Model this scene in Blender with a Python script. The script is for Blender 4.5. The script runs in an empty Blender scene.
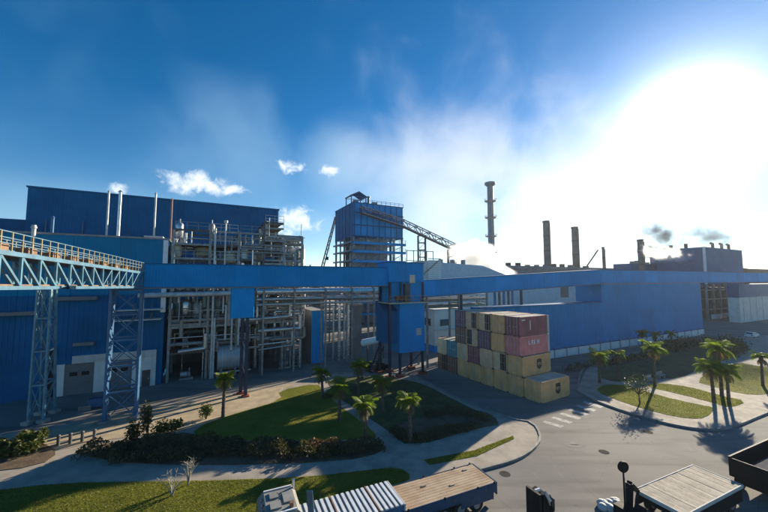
import bpy, bmesh, math, random
from math import sin, cos, tan, pi, radians, sqrt, atan, atan2
from mathutils import Vector, Matrix
random.seed(7)
scene = bpy.context.scene
COL = scene.collection

# ------------------------------------------------------------------ camera
F, CH = 336.0, 15.3                       # focal length (768 px frame) and eye height
PIT = 0.071
cam_d = bpy.data.cameras.new('camera'); cam = bpy.data.objects.new('camera', cam_d); COL.objects.link(cam)
cam.location = (0, 0, CH); cam.rotation_euler = (pi/2 + PIT, 0, 0)
cam_d.sensor_width = 36; cam_d.lens = F/768*36; cam_d.clip_end = 6000; cam_d.clip_start = 0.2
scene.camera = cam

# ------------------------------------------------------------------ sun, sky, exposure
SUN_AZ = radians(43.0); SUN_EL = radians(18.6)        # azimuth to the right of the view
SUNV = Vector((sin(SUN_AZ)*cos(SUN_EL), cos(SUN_AZ)*cos(SUN_EL), sin(SUN_EL)))
sun_d = bpy.data.lights.new('sun', 'SUN'); sun_d.energy = 5.0; sun_d.angle = radians(0.6); sun_d.color = (1, .88, .68)
sun = bpy.data.objects.new('sun', sun_d); COL.objects.link(sun)
sun.rotation_euler = (-SUNV).to_track_quat('-Z', 'Y').to_euler()
scene.view_settings.view_transform = 'Standard'; scene.view_settings.look = 'None'
scene.view_settings.exposure = 1.0; scene.view_settings.gamma = 1
scene.cycles.use_denoising = True
scene.cycles.max_bounces = 6; scene.cycles.transparent_max_bounces = 12; scene.cycles.volume_bounces = 3
scene.cycles.volume_step_rate = 2.0; scene.cycles.volume_max_steps = 128
scene.cycles.sample_clamp_indirect = 6

class NT:
    """tiny node-expression helper"""
    def __init__(s, tree): s.t = tree
    def n(s, typ, **kw):
        nd = s.t.nodes.new(typ)
        for k, v in kw.items(): setattr(nd, k, v)
        return nd
    def put(s, sock, v):
        if hasattr(v, 'links') or hasattr(v, 'is_output'): s.t.links.new(v, sock)
        else: sock.default_value = v
    def m(s, op, a, b=0.0, c=0.0, clamp=False):
        nd = s.n('ShaderNodeMath', operation=op); nd.use_clamp = clamp
        for i, v in enumerate((a, b, c)): s.put(nd.inputs[i], v)
        return nd.outputs[0]
    def vm(s, op, a, b=(0, 0, 0)):
        nd = s.n('ShaderNodeVectorMath', operation=op); s.put(nd.inputs[0], a)
        if op == 'SCALE': s.put(nd.inputs['Scale'], b)
        else: s.put(nd.inputs[1], b)
        return nd.outputs['Value'] if op in ('DOT_PRODUCT', 'DISTANCE', 'LENGTH') else nd.outputs[0]
    def mix(s, f, a, b, blend='MIX'):
        nd = s.n('ShaderNodeMix', data_type='RGBA', blend_type=blend)
        s.put(nd.inputs[0], f); s.put(nd.inputs[6], a); s.put(nd.inputs[7], b)
        return nd.outputs[2]
    def noise(s, vec, scale, detail=4, rough=.5, dist=0):
        nd = s.n('ShaderNodeTexNoise'); s.put(nd.inputs['Vector'], vec)
        nd.inputs['Scale'].default_value = scale; nd.inputs['Detail'].default_value = detail
        nd.inputs['Roughness'].default_value = rough; nd.inputs['Distortion'].default_value = dist
        return nd.outputs[0]
    def ss(s, v, a, b):
        nd = s.n('ShaderNodeMapRange', interpolation_type='SMOOTHSTEP'); s.put(nd.inputs[0], v)
        nd.inputs[1].default_value = a; nd.inputs[2].default_value = b
        return nd.outputs[0]

def pray(px, py):
    a = (px-384)/F; b = (256-py)/F
    return Vector((a, cos(PIT)-b*sin(PIT), sin(PIT)+b*cos(PIT)))
def G(px, py, z=0.0):                       # place on the level z seen at that spot of the photograph
    d = pray(px, py); t = (z-CH)/d.z
    return (d.x*t, d.y*t)
def D(px, py, Y):                           # the same at a known depth
    d = pray(px, py); t = Y/d.y
    return Vector((d.x*t, Y, CH+d.z*t))

world = bpy.data.worlds.new('World'); scene.world = world; world.use_nodes = True
wt = world.node_tree; wt.nodes.clear(); N = NT(wt)
sky = N.n('ShaderNodeTexSky', sky_type='NISHITA'); sky.sun_disc = False
sky.sun_elevation = SUN_EL; sky.sun_rotation = SUN_AZ
sky.air_density = 1.0; sky.dust_density = .02; sky.ozone_density = 3.5; sky.altitude = 20
tc = N.n('ShaderNodeTexCoord').outputs['Generated']
dirv = N.vm('NORMALIZE', tc)
hsv = N.n('ShaderNodeHueSaturation'); hsv.inputs['Saturation'].default_value = 1.38; hsv.inputs['Value'].default_value = .95
wt.links.new(sky.outputs[0], hsv.inputs['Color'])
base = hsv.outputs[0]
cosg = N.vm('DOT_PRODUCT', dirv, tuple(SUNV))
def expglow(k, amp): return N.m('MULTIPLY', N.m('EXPONENT', N.m('MULTIPLY', N.m('SUBTRACT', cosg, 1.0), k)), amp)
glow = N.m('ADD', N.m('ADD', expglow(420, 40), expglow(95, 6.0)), expglow(26, 1.6))
sep = N.n('ShaderNodeSeparateXYZ'); wt.links.new(dirv, sep.inputs[0])
zc = sep.outputs[2]
low = N.m('EXPONENT', N.m('MULTIPLY', N.m('ABSOLUTE', zc), -7.5))        # brighter, whiter air near the horizon
side = N.ss(cosg, .25, .95)
hz = N.m('MULTIPLY', low, N.m('MULTIPLY_ADD', side, 3.4, 1.9))
col = N.mix(1.0, base, N.vm('SCALE', (1.0, .985, .95), glow), 'ADD')
col = N.mix(1.0, col, N.vm('SCALE', (.80, .93, 1.05), hz), 'ADD')
# thin steam veils and small clouds
def spot(px, py, rx, ry):
    c = pray(px, py).normalized()
    right = Vector((c.y, -c.x, 0)).normalized(); up = right.cross(c)
    u = N.m('DIVIDE', N.vm('DOT_PRODUCT', dirv, tuple(right)), rx/F)
    v = N.m('DIVIDE', N.vm('DOT_PRODUCT', dirv, tuple(up)), ry/F)
    r = N.m('SQRT', N.m('ADD', N.m('MULTIPLY', u, u), N.m('MULTIPLY', v, v)))
    front = N.m('GREATER_THAN', N.vm('DOT_PRODUCT', dirv, tuple(c)), 0.0)
    return N.m('MULTIPLY', N.ss(r, 1.0, 0.0), front)
nz_f = N.noise(dirv, 26, 7, .62, .6)
nz_c = N.noise(dirv, 5.5, 4, .5, .35)
def addmax(lst):
    o = lst[0]
    for q in lst[1:]: o = N.m('MAXIMUM', o, q)
    return o
puffs = addmax([spot(196, 183, 46, 15), spot(231, 190, 24, 8), spot(289, 167, 25, 11), spot(330, 171, 16, 10), spot(296, 222, 34, 26), spot(119, 189, 12, 8)])
puff_a = N.m('MULTIPLY', N.ss(puffs, .0, .25), N.ss(N.m('ADD', puffs, N.m('MULTIPLY', N.m('SUBTRACT', nz_f, .5), 2.6)), .2, 1.25))
veils = addmax([spot(232, 150, 95, 90), spot(430, 190, 190, 115), spot(350, 165, 100, 60), spot(560, 200, 150, 125), spot(110, 215, 170, 40), spot(300, 230, 90, 40)])
veil_a = N.m('MULTIPLY', N.ss(N.m('ADD', veils, N.m('MULTIPLY', N.m('SUBTRACT', nz_c, .5), 1.3)), .0, 1.15), N.m('MULTIPLY_ADD', side, .40, .30))
wisps = N.m('MULTIPLY', N.ss(N.noise(dirv, 3.1, 7, .6, .8), .60, .85), .22)
veil_a = N.m('MAXIMUM', veil_a, wisps)
cl_veil = N.mix(N.ss(cosg, .55, .95), (2.9, 4.9, 6.7, 1), (9.3, 9.3, 9.3, 1))
col = N.mix(veil_a, col, cl_veil)
col = N.mix(N.m('MULTIPLY', puff_a, .9), col, (9.0, 9.4, 9.8, 1))
bg = N.n('ShaderNodeBackground'); bg.inputs['Strength'].default_value = 0.070
wt.links.new(col, bg.inputs['Color'])
out = N.n('ShaderNodeOutputWorld'); wt.links.new(bg.outputs[0], out.inputs['Surface'])

# ------------------------------------------------------------------ materials
MATS = {}
def mat(name, col, rough=.6, metal=0.0, var=.25, nscale=1.5, bump=0.0, bscale=20, streak=0.0, rnd=0.0, col2=None, spec=.5, bdist=.02):
    if name in MATS: return MATS[name]
    m = bpy.data.materials.new(name); m.use_nodes = True; t = m.node_tree; t.nodes.clear(); n = NT(t)
    o = n.n('ShaderNodeOutputMaterial'); b = n.n('ShaderNodeBsdfPrincipled'); t.links.new(b.outputs[0], o.inputs[0])
    geo = n.n('ShaderNodeNewGeometry').outputs['Position']
    a = n.noise(geo, nscale, 6, .6)
    c1 = tuple(col)+(1,)
    c2 = (tuple(col2) if col2 else tuple(x*(1-var) for x in col))+(1,)
    c = n.mix(n.ss(a, .35, .68), c1, c2)
    if streak:
        mp = n.n('ShaderNodeMapping'); t.links.new(geo, mp.inputs[0]); mp.inputs['Scale'].default_value = (1.6, 1.6, .10)
        s = n.noise(mp.outputs[0], 1.7, 5, .6)
        c = n.mix(n.m('MULTIPLY', n.ss(s, .5, .78), streak), c, tuple(x*.45+.03 for x in col)+(1,))
    if rnd:
        oi = n.n('ShaderNodeObjectInfo').outputs['Random']
        k = n.m('MULTIPLY_ADD', oi, rnd, 1-rnd/2)
        c = n.vm('SCALE', c, k)
    t.links.new(c, b.inputs['Base Color'])
    fr = n.noise(geo, nscale*4, 4, .6)
    t.links.new(n.m('MULTIPLY_ADD', fr, .25, rough-.12, clamp=True), b.inputs['Roughness'])
    b.inputs['Metallic'].default_value = metal; b.inputs['Specular IOR Level'].default_value = spec
    if bump:
        bp = n.n('ShaderNodeBump'); bp.inputs['Strength'].default_value = bump; bp.inputs['Distance'].default_value = bdist
        t.links.new(n.noise(geo, bscale, 5, .65), bp.inputs['Height']); t.links.new(bp.outputs[0], b.inputs['Normal'])
    MATS[name] = m
    return m
def leafmat(name, c1, c2, trans=.35):
    m = bpy.data.materials.new(name); m.use_nodes = True; t = m.node_tree; t.nodes.clear(); n = NT(t)
    o = n.n('ShaderNodeOutputMaterial'); b = n.n('ShaderNodeBsdfPrincipled'); tr = n.n('ShaderNodeBsdfTranslucent')
    ms = n.n('ShaderNodeMixShader'); ms.inputs[0].default_value = trans
    geo = n.n('ShaderNodeNewGeometry').outputs['Position']
    c = n.mix(n.ss(n.noise(geo, 2.3, 4, .6), .35, .65), c1+(1,), c2+(1,))
    t.links.new(c, b.inputs['Base Color']); b.inputs['Roughness'].default_value = .55
    t.links.new(n.mix(.5, c, (.5, .6, .1, 1), 'SOFT_LIGHT'), tr.inputs[0])
    t.links.new(b.outputs[0], ms.inputs[1]); t.links.new(tr.outputs[0], ms.inputs[2]); t.links.new(ms.outputs[0], o.inputs[0])
    MATS[name] = m
    return m
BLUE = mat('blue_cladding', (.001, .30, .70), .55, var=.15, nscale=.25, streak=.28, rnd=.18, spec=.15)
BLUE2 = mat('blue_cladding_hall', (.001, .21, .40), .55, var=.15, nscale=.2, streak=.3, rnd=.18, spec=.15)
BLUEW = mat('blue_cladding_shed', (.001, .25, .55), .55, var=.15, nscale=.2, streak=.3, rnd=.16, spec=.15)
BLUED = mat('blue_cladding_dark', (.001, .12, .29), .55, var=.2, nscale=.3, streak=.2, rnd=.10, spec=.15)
BLUESTEEL = mat('blue_steel', (.03, .13, .27), .45, var=.3, nscale=2)
TEALSTEEL = mat('teal_steel', (.10, .25, .33), .45, var=.35, nscale=2)
WALKST = mat('walkway_steel', (.09, .21, .30), .5, var=.3, nscale=1.5)
NAVY = mat('navy_steel', (.015, .035, .075), .5, var=.3)
STEEL = mat('grey_steel', (.30, .305, .31), .5, .25, var=.4, nscale=1.2)
DSTEEL = mat('dark_steel', (.11, .105, .10), .6, .2, var=.4, nscale=1.2)
PALEST = mat('pale_steel', (.55, .56, .56), .45, .2, var=.3, nscale=1)
GALV = mat('galvanised', (.60, .61, .62), .30, .75, var=.25, nscale=1)
ALU = mat('aluminium_lagging', (.72, .72, .72), .28, .8, var=.15, nscale=.8)
CREAM = mat('cream_paint', (.62, .55, .40), .5, var=.25, nscale=.8, streak=.3)
WHITE = mat('white_paint', (.74, .75, .75), .6, var=.12, nscale=.6, streak=.25)
WHITEP = mat('white_plaster', (.68, .68, .66), .85, var=.15, nscale=.5, streak=.35, bump=.2)
OFFW = mat('off_white_panel', (.55, .55, .53), .8, var=.2, nscale=.5, streak=.4)
GREYW = mat('grey_wall', (.21, .21, .22), .85, var=.25, nscale=.4, streak=.3)
GREYD = mat('grey_door', (.16, .16, .165), .6, var=.2, nscale=.6, streak=.3)
DARK = mat('dark_interior', (.02, .02, .02), .9, var=.3)
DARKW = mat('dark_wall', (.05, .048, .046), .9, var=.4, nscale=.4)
GLASS = mat('window_glass', (.02, .03, .04), .08, var=.1, spec=.8)
CONC = mat('concrete', (.33, .32, .30), .9, var=.3, nscale=.7, bump=.3)
KERB = mat('kerb_stone', (.30, .28, .25), .85, var=.35, nscale=1.2, bump=.3, rnd=.25)  # whole stone darkened, the shade on its face put into the colour
PAVE = mat('pavement', (.36, .31, .255), .9, var=.3, nscale=.55, bump=.3, bscale=9)
def asphalt():
    m = bpy.data.materials.new('asphalt'); m.use_nodes = True; t = m.node_tree; t.nodes.clear(); n = NT(t)
    o = n.n('ShaderNodeOutputMaterial'); b = n.n('ShaderNodeBsdfPrincipled'); t.links.new(b.outputs[0], o.inputs[0])
    g = n.n('ShaderNodeNewGeometry').outputs['Position']
    c = n.mix(n.ss(n.noise(g, .11, 6, .6), .35, .65), (.235, .218, .196, 1), (.165, .156, .145, 1))
    mp = n.n('ShaderNodeMapping'); t.links.new(g, mp.inputs[0]); mp.inputs['Rotation'].default_value = (0, 0, radians(-35)); mp.inputs['Scale'].default_value = (.12, 1.1, 1)
    c = n.mix(n.m('MULTIPLY', n.ss(n.noise(mp.outputs[0], .55, 5, .6, .3), .48, .72), .62), c, (.085, .08, .076, 1))      # tyre and oil streaks
    c = n.mix(n.m('MULTIPLY', n.ss(n.noise(g, .45, 6, .65, .6), .60, .72), .35), c, (.30, .285, .26, 1))                 # dusty worn patches
    c = n.mix(n.m('MULTIPLY', n.ss(n.noise(g, .8, 5, .6, 1.0), .66, .72), .5), c, (.07, .066, .062, 1))                  # drips
    v = n.n('ShaderNodeTexVoronoi', feature='DISTANCE_TO_EDGE'); v.inputs['Scale'].default_value = .13
    t.links.new(n.vm('ADD', g, n.vm('SCALE', n.n('ShaderNodeTexNoise').outputs['Color'], 1.0)), v.inputs['Vector'])
    c = n.mix(n.m('MULTIPLY', n.ss(v.outputs['Distance'], .004, .001), .22), c, (.06, .057, .054, 1))                     # cracks and joints
    c = n.mix(n.m('MULTIPLY', n.ss(n.noise(g, 9, 4, .7), .4, .7), .25), c, (.10, .096, .09, 1))
    t.links.new(c, b.inputs['Base Color']); b.inputs['Roughness'].default_value = .9; b.inputs['Specular IOR Level'].default_value = .3
    bp = n.n('ShaderNodeBump'); bp.inputs['Strength'].default_value = .4; bp.inputs['Distance'].default_value = .015
    t.links.new(n.noise(g, 30, 5, .65), bp.inputs['Height']); t.links.new(bp.outputs[0], b.inputs['Normal'])
    return m
ASPH = asphalt()
SOIL = mat('soil', (.13, .085, .05), .95, var=.45, nscale=.9, bump=.5, bscale=6, bdist=.08)
SAND = mat('sandy_ground', (.45, .35, .23), .95, var=.3, nscale=.7, bump=.4, bscale=8, bdist=.05)
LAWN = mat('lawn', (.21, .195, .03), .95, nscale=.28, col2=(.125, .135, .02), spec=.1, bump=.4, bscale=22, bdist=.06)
LAWND = mat('lawn_shaded', (.07, .085, .022), .95, nscale=.45, col2=(.04, .05, .018), bump=.8, bscale=22, bdist=.06)  # darker lawn copy for the shaded plots, shade put into the colour
PAINTW = mat('road_paint', (.46, .45, .42), .85, nscale=2.2, col2=(.22, .21, .20))
ORANGE = mat('orange_deck', (.24, .14, .08), .7, var=.35, nscale=1.3)
YELLOW = mat('yellow_rail', (.33, .24, .11), .6, var=.25)
REDB = mat('red_base', (.32, .08, .04), .8, var=.35)
BRICK = mat('stack_taupe', (.19, .16, .14), .85, var=.3, nscale=.4, streak=.35)
RUBBER = mat('rubber', (.012, .012, .012), .85, var=.2)
BLACKP = mat('black_paint', (.012, .012, .013), .7, var=.2, spec=.2)
RUST = mat('rusty_deck', (.30, .19, .115), .85, nscale=.8, col2=(.42, .32, .22), bump=.3, rnd=.15)
WOOD = mat('grey_planks', (.36, .31, .25), .85, nscale=1.5, col2=(.24, .205, .165), bump=.4, bscale=14, rnd=.35)
TRUCKB = mat('truck_blue', (.008, .07, .15), .4, var=.3)
CHROME = mat('chrome', (.75, .75, .75), .15, .95, var=.1)
TAN = mat('container_tan', (.88, .47, .20), .6, var=.25, nscale=.9, streak=.6, rnd=.22)
TAN2 = mat('container_pale_tan', (.86, .54, .31), .6, var=.25, nscale=.9, streak=.6, rnd=.2)
MAROON = mat('container_maroon', (.34, .11, .12), .55, var=.3, nscale=.9, streak=.6)
PINK = mat('container_pink', (.78, .26, .24), .6, var=.25, nscale=.9, streak=.6)
PURPLE = mat('container_purple', (.20, .11, .16), .55, var=.3, streak=.6)
BROWNC = mat('container_brown', (.27, .11, .075), .6, var=.3, streak=.6)
TEALC = mat('container_teal', (.05, .25, .30), .55, var=.3, streak=.6)
DOORGAP = mat('door_gap_shade', (.03, .02, .018), .6, var=.3)  # leaf colour stands in for the shade inside an open doorway
ROOFPALE = mat('container_roof', (.52, .48, .42), .75, var=.3, nscale=1.1, streak=0)  # one pale tone for every container roof
LOGO = mat('emblem_brown', (.05, .03, .018), .6, var=.2)
BARK = mat('palm_trunk', (.15, .11, .075), .95, var=.5, nscale=4, bump=.8, bscale=14, bdist=.05)
TWIG = mat('pale_twigs', (.36, .33, .28), .9, var=.3)
FROND = leafmat('palm_frond', (.22, .28, .03), (.13, .19, .025), .55)
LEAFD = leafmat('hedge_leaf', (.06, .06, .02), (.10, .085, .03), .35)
LEAFR = leafmat('reddish_leaf', (.24, .13, .06), (.15, .09, .04), .4)
LEAFG = leafmat('shrub_leaf', (.07, .09, .02), (.12, .13, .02), .35)
GRASSB = leafmat('grass_blade', (.22, .215, .03), (.14, .155, .02), .5)

# ------------------------------------------------------------------ mesh helpers
class MB:
    def __init__(s): s.v = []; s.f = []; s.sm = []
    def _add(s, vs, fs, sm=False):
        o = len(s.v); s.v += [tuple(p) for p in vs]
        for q in fs: s.f.append(tuple(i+o for i in q)); s.sm.append(sm)
        return s
    def box(s, x0, x1, y0, y1, z0, z1):
        vs = [(x, y, z) for z in (z0, z1) for y in (y0, y1) for x in (x0, x1)]
        return s._add(vs, [(0, 2, 3, 1), (4, 5, 7, 6), (0, 1, 5, 4), (2, 6, 7, 3), (0, 4, 6, 2), (1, 3, 7, 5)])
    def beam(s, p, q, w=.2, h=None, up=(0, 0, 1)):
        p = Vector(p); q = Vector(q); h = h or w
        d = (q-p).normalized(); u = Vector(up)
        if abs(d.dot(u)) > .99: u = Vector((0, 1, 0))
        r = d.cross(u).normalized(); u = r.cross(d)
        vs = [c + r*(i*w/2) + u*(j*h/2) for c in (p, q) for i, j in ((-1, -1), (1, -1), (1, 1), (-1, 1))]
        return s._add(vs, [(0, 3, 2, 1), (4, 5, 6, 7), (0, 1, 5, 4), (1, 2, 6, 5), (2, 3, 7, 6), (3, 0, 4, 7)])
    def cyl(s, p, q, r, n=12, r2=None, caps=True):
        p = Vector(p); q = Vector(q); r2 = r if r2 is None else r2
        d = (q-p).normalized(); u = Vector((0, 0, 1)) if abs(d.z) < .9 else Vector((1, 0, 0))
        a = d.cross(u).normalized(); b = d.cross(a)
        vs = [c + (a*cos(2*pi*i/n)+b*sin(2*pi*i/n))*rr for c, rr in ((p, r), (q, r2)) for i in range(n)]
        s._add(vs, [(i, i+n, (i+1) % n+n, (i+1) % n) for i in range(n)], True)
        if caps:
            s._add(vs, [tuple(range(n)), tuple(range(2*n-1, n-1, -1))])
        return s
    def tube(s, pts, r, n=8):
        for i in range(len(pts)-1): s.cyl(pts[i], pts[i+1], r, n)
        return s
    def rev(s, prof, n=20, cx=0, cy=0):                 # profile (r, z) round the vertical
        vs = [(cx+r*cos(2*pi*i/n), cy+r*sin(2*pi*i/n), z) for r, z in prof for i in range(n)]
        fs = [(k*n+i, k*n+(i+1) % n, (k+1)*n+(i+1) % n, (k+1)*n+i) for k in range(len(prof)-1) for i in range(n)]
        return s._add(vs, fs, True)
    def prism(s, poly, z0, z1):
        n = len(poly); vs = [(x, y, z0) for x, y in poly]+[(x, y, z1) for x, y in poly]
        fs = [tuple(range(n, 2*n)), tuple(range(n-1, -1, -1))]+[(i, (i+1) % n, (i+1) % n+n, i+n) for i in range(n)]
        return s._add(vs, fs)
    def xprism(s, poly, x0, x1):                        # outline (y, z) pulled along x
        n = len(poly); vs = [(x0, y, z) for y, z in poly]+[(x1, y, z) for y, z in poly]
        fs = [tuple(range(n-1, -1, -1)), tuple(range(n, 2*n))]+[(i, (i+1) % n, (i+1) % n+n, i+n) for i in range(n)]
        return s._add(vs, fs)
    def yprism(s, poly, y0, y1):                        # outline (x, z) pulled along y
        n = len(poly); vs = [(x, y0, z) for x, z in poly]+[(x, y1, z) for x, z in poly]
        fs = [tuple(range(n)), tuple(range(2*n-1, n-1, -1))]+[(i+n, (i+1) % n+n, (i+1) % n, i) for i in range(n)]
        return s._add(vs, fs)
    def sheet(s, poly, z):
        return s._add([(x, y, z) for x, y in poly], [tuple(range(len(poly)))])
    def mesh(s, name, m):
        me = bpy.data.meshes.new(name); me.from_pydata(s.v, [], s.f); me.materials.append(m)
        me.polygons.foreach_set('use_smooth', s.sm); me.update()
        return me
    def build(s, name, m, parent=None):
        return link(name, s.mesh(name, m), parent)
def link(name, me, parent=None, loc=None, rot=None):
    o = bpy.data.objects.new(name, me); COL.objects.link(o)
    if parent: o.parent = parent
    if loc: o.location = loc
    if rot: o.rotation_euler = rot
    return o
def tag(o, label, cat, group=None, kind=None):
    o['label'] = label; o['category'] = cat
    if group: o['group'] = group
    if kind: o['kind'] = kind
    return o
def thing(name, label, cat, loc=(0, 0, 0), rz=0, group=None):
    o = bpy.data.objects.new(name, None); COL.objects.link(o); o.empty_display_size = .5
    o.location = loc if len(loc) == 3 else (loc[0], loc[1], 0); o.rotation_euler = (0, 0, rz)
    return tag(o, label, cat, group)
def struct(name, mb, m, kind='structure'):
    o = mb.build(name, m); o['kind'] = kind
    return o
def ccw(poly):
    a = sum(poly[i][0]*poly[(i+1) % len(poly)][1]-poly[(i+1) % len(poly)][0]*poly[i][1] for i in range(len(poly)))
    return poly if a > 0 else poly[::-1]
def GP(pts, z=0.0): return ccw([G(x, y, z) for x, y in pts])
def smooth_poly(poly, it=2):
    for _ in range(it):
        q = []
        for i in range(len(poly)):
            a = poly[i]; b = poly[(i+1) % len(poly)]
            q += [(.75*a[0]+.25*b[0], .75*a[1]+.25*b[1]), (.25*a[0]+.75*b[0], .25*a[1]+.75*b[1])]
        poly = q
    return poly
TH = radians(27.5)
class Plane:
    """upright plane through a ground point along the plant axis: turns spots of the photograph into (x, z) on it"""
    def __init__(s, o, th=TH): s.o = o; s.th = th
    def xz(s, px, py, y=0.0):
        d = pray(px, py); ca, sa = cos(s.th), sin(s.th)
        ox = s.o[0]-sa*y; oy = s.o[1]+ca*y
        # ox + ca*x = d.x t ; oy + sa*x = d.y t
        det = ca*(-d.y)+d.x*sa
        x = (-ox*(-d.y)+d.x*(-oy))/det
        t = (oy+sa*x)/d.y
        return x, CH+d.z*t
    def x(s, px, y=0.0): return s.xz(px, 280, y)[0]
    def z(s, px, py, y=0.0): return s.xz(px, py, y)[1]
_pan = {}
def clad(parent, x0, x1, z0, z1, y, m, pw=5.0, ph=6.0, face=-1, name='wall_panel', axis='x', rib=.5):
    """ribbed sheet panels on a facade, each a piece of its own"""
    nx = max(1, round((x1-x0)/pw)); nz = max(1, round((z1-z0)/ph)); w = (x1-x0)/nx; h = (z1-z0)/nz
    key = (round(w, 3), round(h, 3), m.name, face, axis)
    if key not in _pan:
        b = MB(); g = .02; nr = max(2, round(w/rib)); rw = (w-2*g)/nr; prof = []
        for i in range(nr):
            a = g+i*rw; prof += [(a, .03), (a+rw*.55, .03), (a+rw*.65, .075), (a+rw*.9, .075)]
        prof.append((w-g, .03))
        vs = []; 
        for zz in (g, h-g):
            for a, d in prof: vs.append((a, face*d, zz) if axis == 'x' else (face*d, a, zz))
        k = len(prof); fs = [(i, i+1, i+1+k, i+k) for i in range(k-1)]
        if (axis == 'x') == (face > 0): fs = [f[::-1] for f in fs]
        b._add(vs, fs); _pan[key] = b.mesh('wall_panel', m)
    me = _pan[key]
    for i in range(nx):
        for j in range(nz):
            loc = (x0+i*w, y, z0+j*h) if axis == 'x' else (y, x0+i*w, z0+j*h)
            link(name, me, parent, loc)

# ------------------------------------------------------------------ ground
struct('ground', MB().sheet([(-2500, -400), (2500, -400), (2500, 4000), (-2500, 4000)], -.06), mat('far_ground', (.34, .29, .21), .95, var=.4, nscale=.01))
struct('road', MB().sheet([(-120, -20), (170, -20), (170, 210), (-120, 210)], -.004), ASPH)

def pavement(name, pts, closed_kerb, sm=0):
    poly = GP(pts, .0)
    if sm: poly = smooth_poly(poly, sm)
    o = struct(name, MB().prism(poly, -.02, .11), PAVE)
    return o
def kerb(parent, pts, z=.0, L=1.2):
    P = [Vector(G(x, y)+(0,)) for x, y in pts]
    # Catmull-Rom resample
    Q = []
    for i in range(len(P)-1):
        a = P[max(i-1, 0)]; b = P[i]; c = P[i+1]; d = P[min(i+2, len(P)-1)]
        for k in range(12):
            t = k/12
            Q.append(.5*((2*b)+(c-a)*t+(2*a-5*b+4*c-d)*t*t+(3*b-a-3*c+d)*t**3))
    Q.append(P[-1])
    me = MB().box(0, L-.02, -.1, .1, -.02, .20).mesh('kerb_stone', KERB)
    acc = 0; start = Q[0]; i = 0; cnt = 0
    for q in Q[1:]:
        while (q-start).length >= L and cnt < 140:
            d = (q-start).normalized()
            link('kerb_stone', me, parent, tuple(start), (0, 0, atan2(d.y, d.x)))
            start = start+d*L; cnt += 1
kerbL = [(484, 470), (513, 461.7), (531, 452), (540, 441), (538, 431), (530, 423), (514, 420.5), (458, 399.5), (424, 381), (405, 375), (360, 373), (330, 375), (300, 379.5), (240, 391), (180, 402), (110, 416), (50, 428), (-30, 441)]
isl = pavement('garden_pavement', kerbL+[(-30, 700), (150, 620), (250, 545), (330, 515), (400, 494)], None)
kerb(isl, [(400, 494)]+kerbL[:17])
kerbR = [(577, 391), (590, 399), (610, 407), (640, 417), (670, 425), (700, 430), (722, 430), (740, 425), (764, 415), (800, 402), (850, 388)]
isr = pavement('roadside_pavement', kerbR+[(900, 338), (760, 335.5), (700, 342), (640, 352), (590, 362)], None)
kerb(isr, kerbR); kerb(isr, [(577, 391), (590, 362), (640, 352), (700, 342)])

GRASS = []
def lawn(name, pts, m=LAWN, sm=1, z=.135, n=0, label=None):
    poly = GP(pts, .12)
    if sm: poly = smooth_poly(poly, sm)
    o = struct(name, MB().prism(poly, .10, z), m)
    if n: GRASS.append((poly, n, z))
    return o
lawn('lawn', [(277, 391), (318, 383), (323, 392), (345, 410), (374, 431), (377, 440), (200, 441), (192, 429), (230, 415), (283, 400)], n=15000)
lawn('lawn', [(-30, 494), (60, 483), (140, 482), (240, 480), (310, 477), (370, 470), (398, 467), (414, 477), (395, 487), (330, 506), (280, 522), (150, 580), (-30, 640)], n=60000)
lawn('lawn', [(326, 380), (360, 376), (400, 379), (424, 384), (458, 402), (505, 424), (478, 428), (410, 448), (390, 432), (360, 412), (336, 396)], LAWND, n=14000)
lawn('lawn', [(424, 460), (474, 450.5), (513, 436), (514, 439), (477, 456), (430, 465)], sm=0, n=4000)
lawn('lawn', [(594, 391), (605, 384), (630, 386), (660, 396), (700, 405), (716, 408), (706, 418), (690, 419), (660, 413.5), (625, 403)], n=12000)
lawn('lawn', [(643, 386), (660, 383), (690, 387), (722, 396), (748, 401.5), (730, 408), (714, 403), (680, 394)], n=8000)
lawn('lawn', [(735, 362), (764, 367), (810, 371), (830, 386), (764, 395), (742, 394), (715, 387), (694, 381), (718, 369)], n=12000)
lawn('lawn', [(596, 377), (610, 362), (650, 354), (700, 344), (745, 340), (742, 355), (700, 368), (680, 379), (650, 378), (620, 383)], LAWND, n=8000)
lawn('sandy_ground', [(-30, 444), (50, 430), (110, 418), (180, 404), (240, 393), (300, 382), (277, 391), (283, 400), (230, 415), (192, 429), (150, 434), (100, 441), (60, 450), (-30, 468)], SAND, sm=1)
lawn('planting_bed', [(-30, 446), (40, 442), (60, 452), (40, 466), (-30, 474)], SOIL, sm=1, z=.16)
lawn('planting_bed', [(70, 452), (110, 443), (160, 436), (192, 432), (200, 442), (377, 441), (386, 452), (340, 462), (200, 466), (120, 463)], SOIL, sm=1, z=.16)
lawn('planting_bed', [(386, 428), (404, 445), (440, 439), (478, 428), (505, 422), (470, 408), (440, 410), (410, 420)], SOIL, sm=1, z=.165)
lawn('planting_bed', [(600, 372), (600, 361), (650, 353.5), (700, 343.5), (700, 349), (650, 359)], SOIL, sm=0, z=.165)

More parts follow.
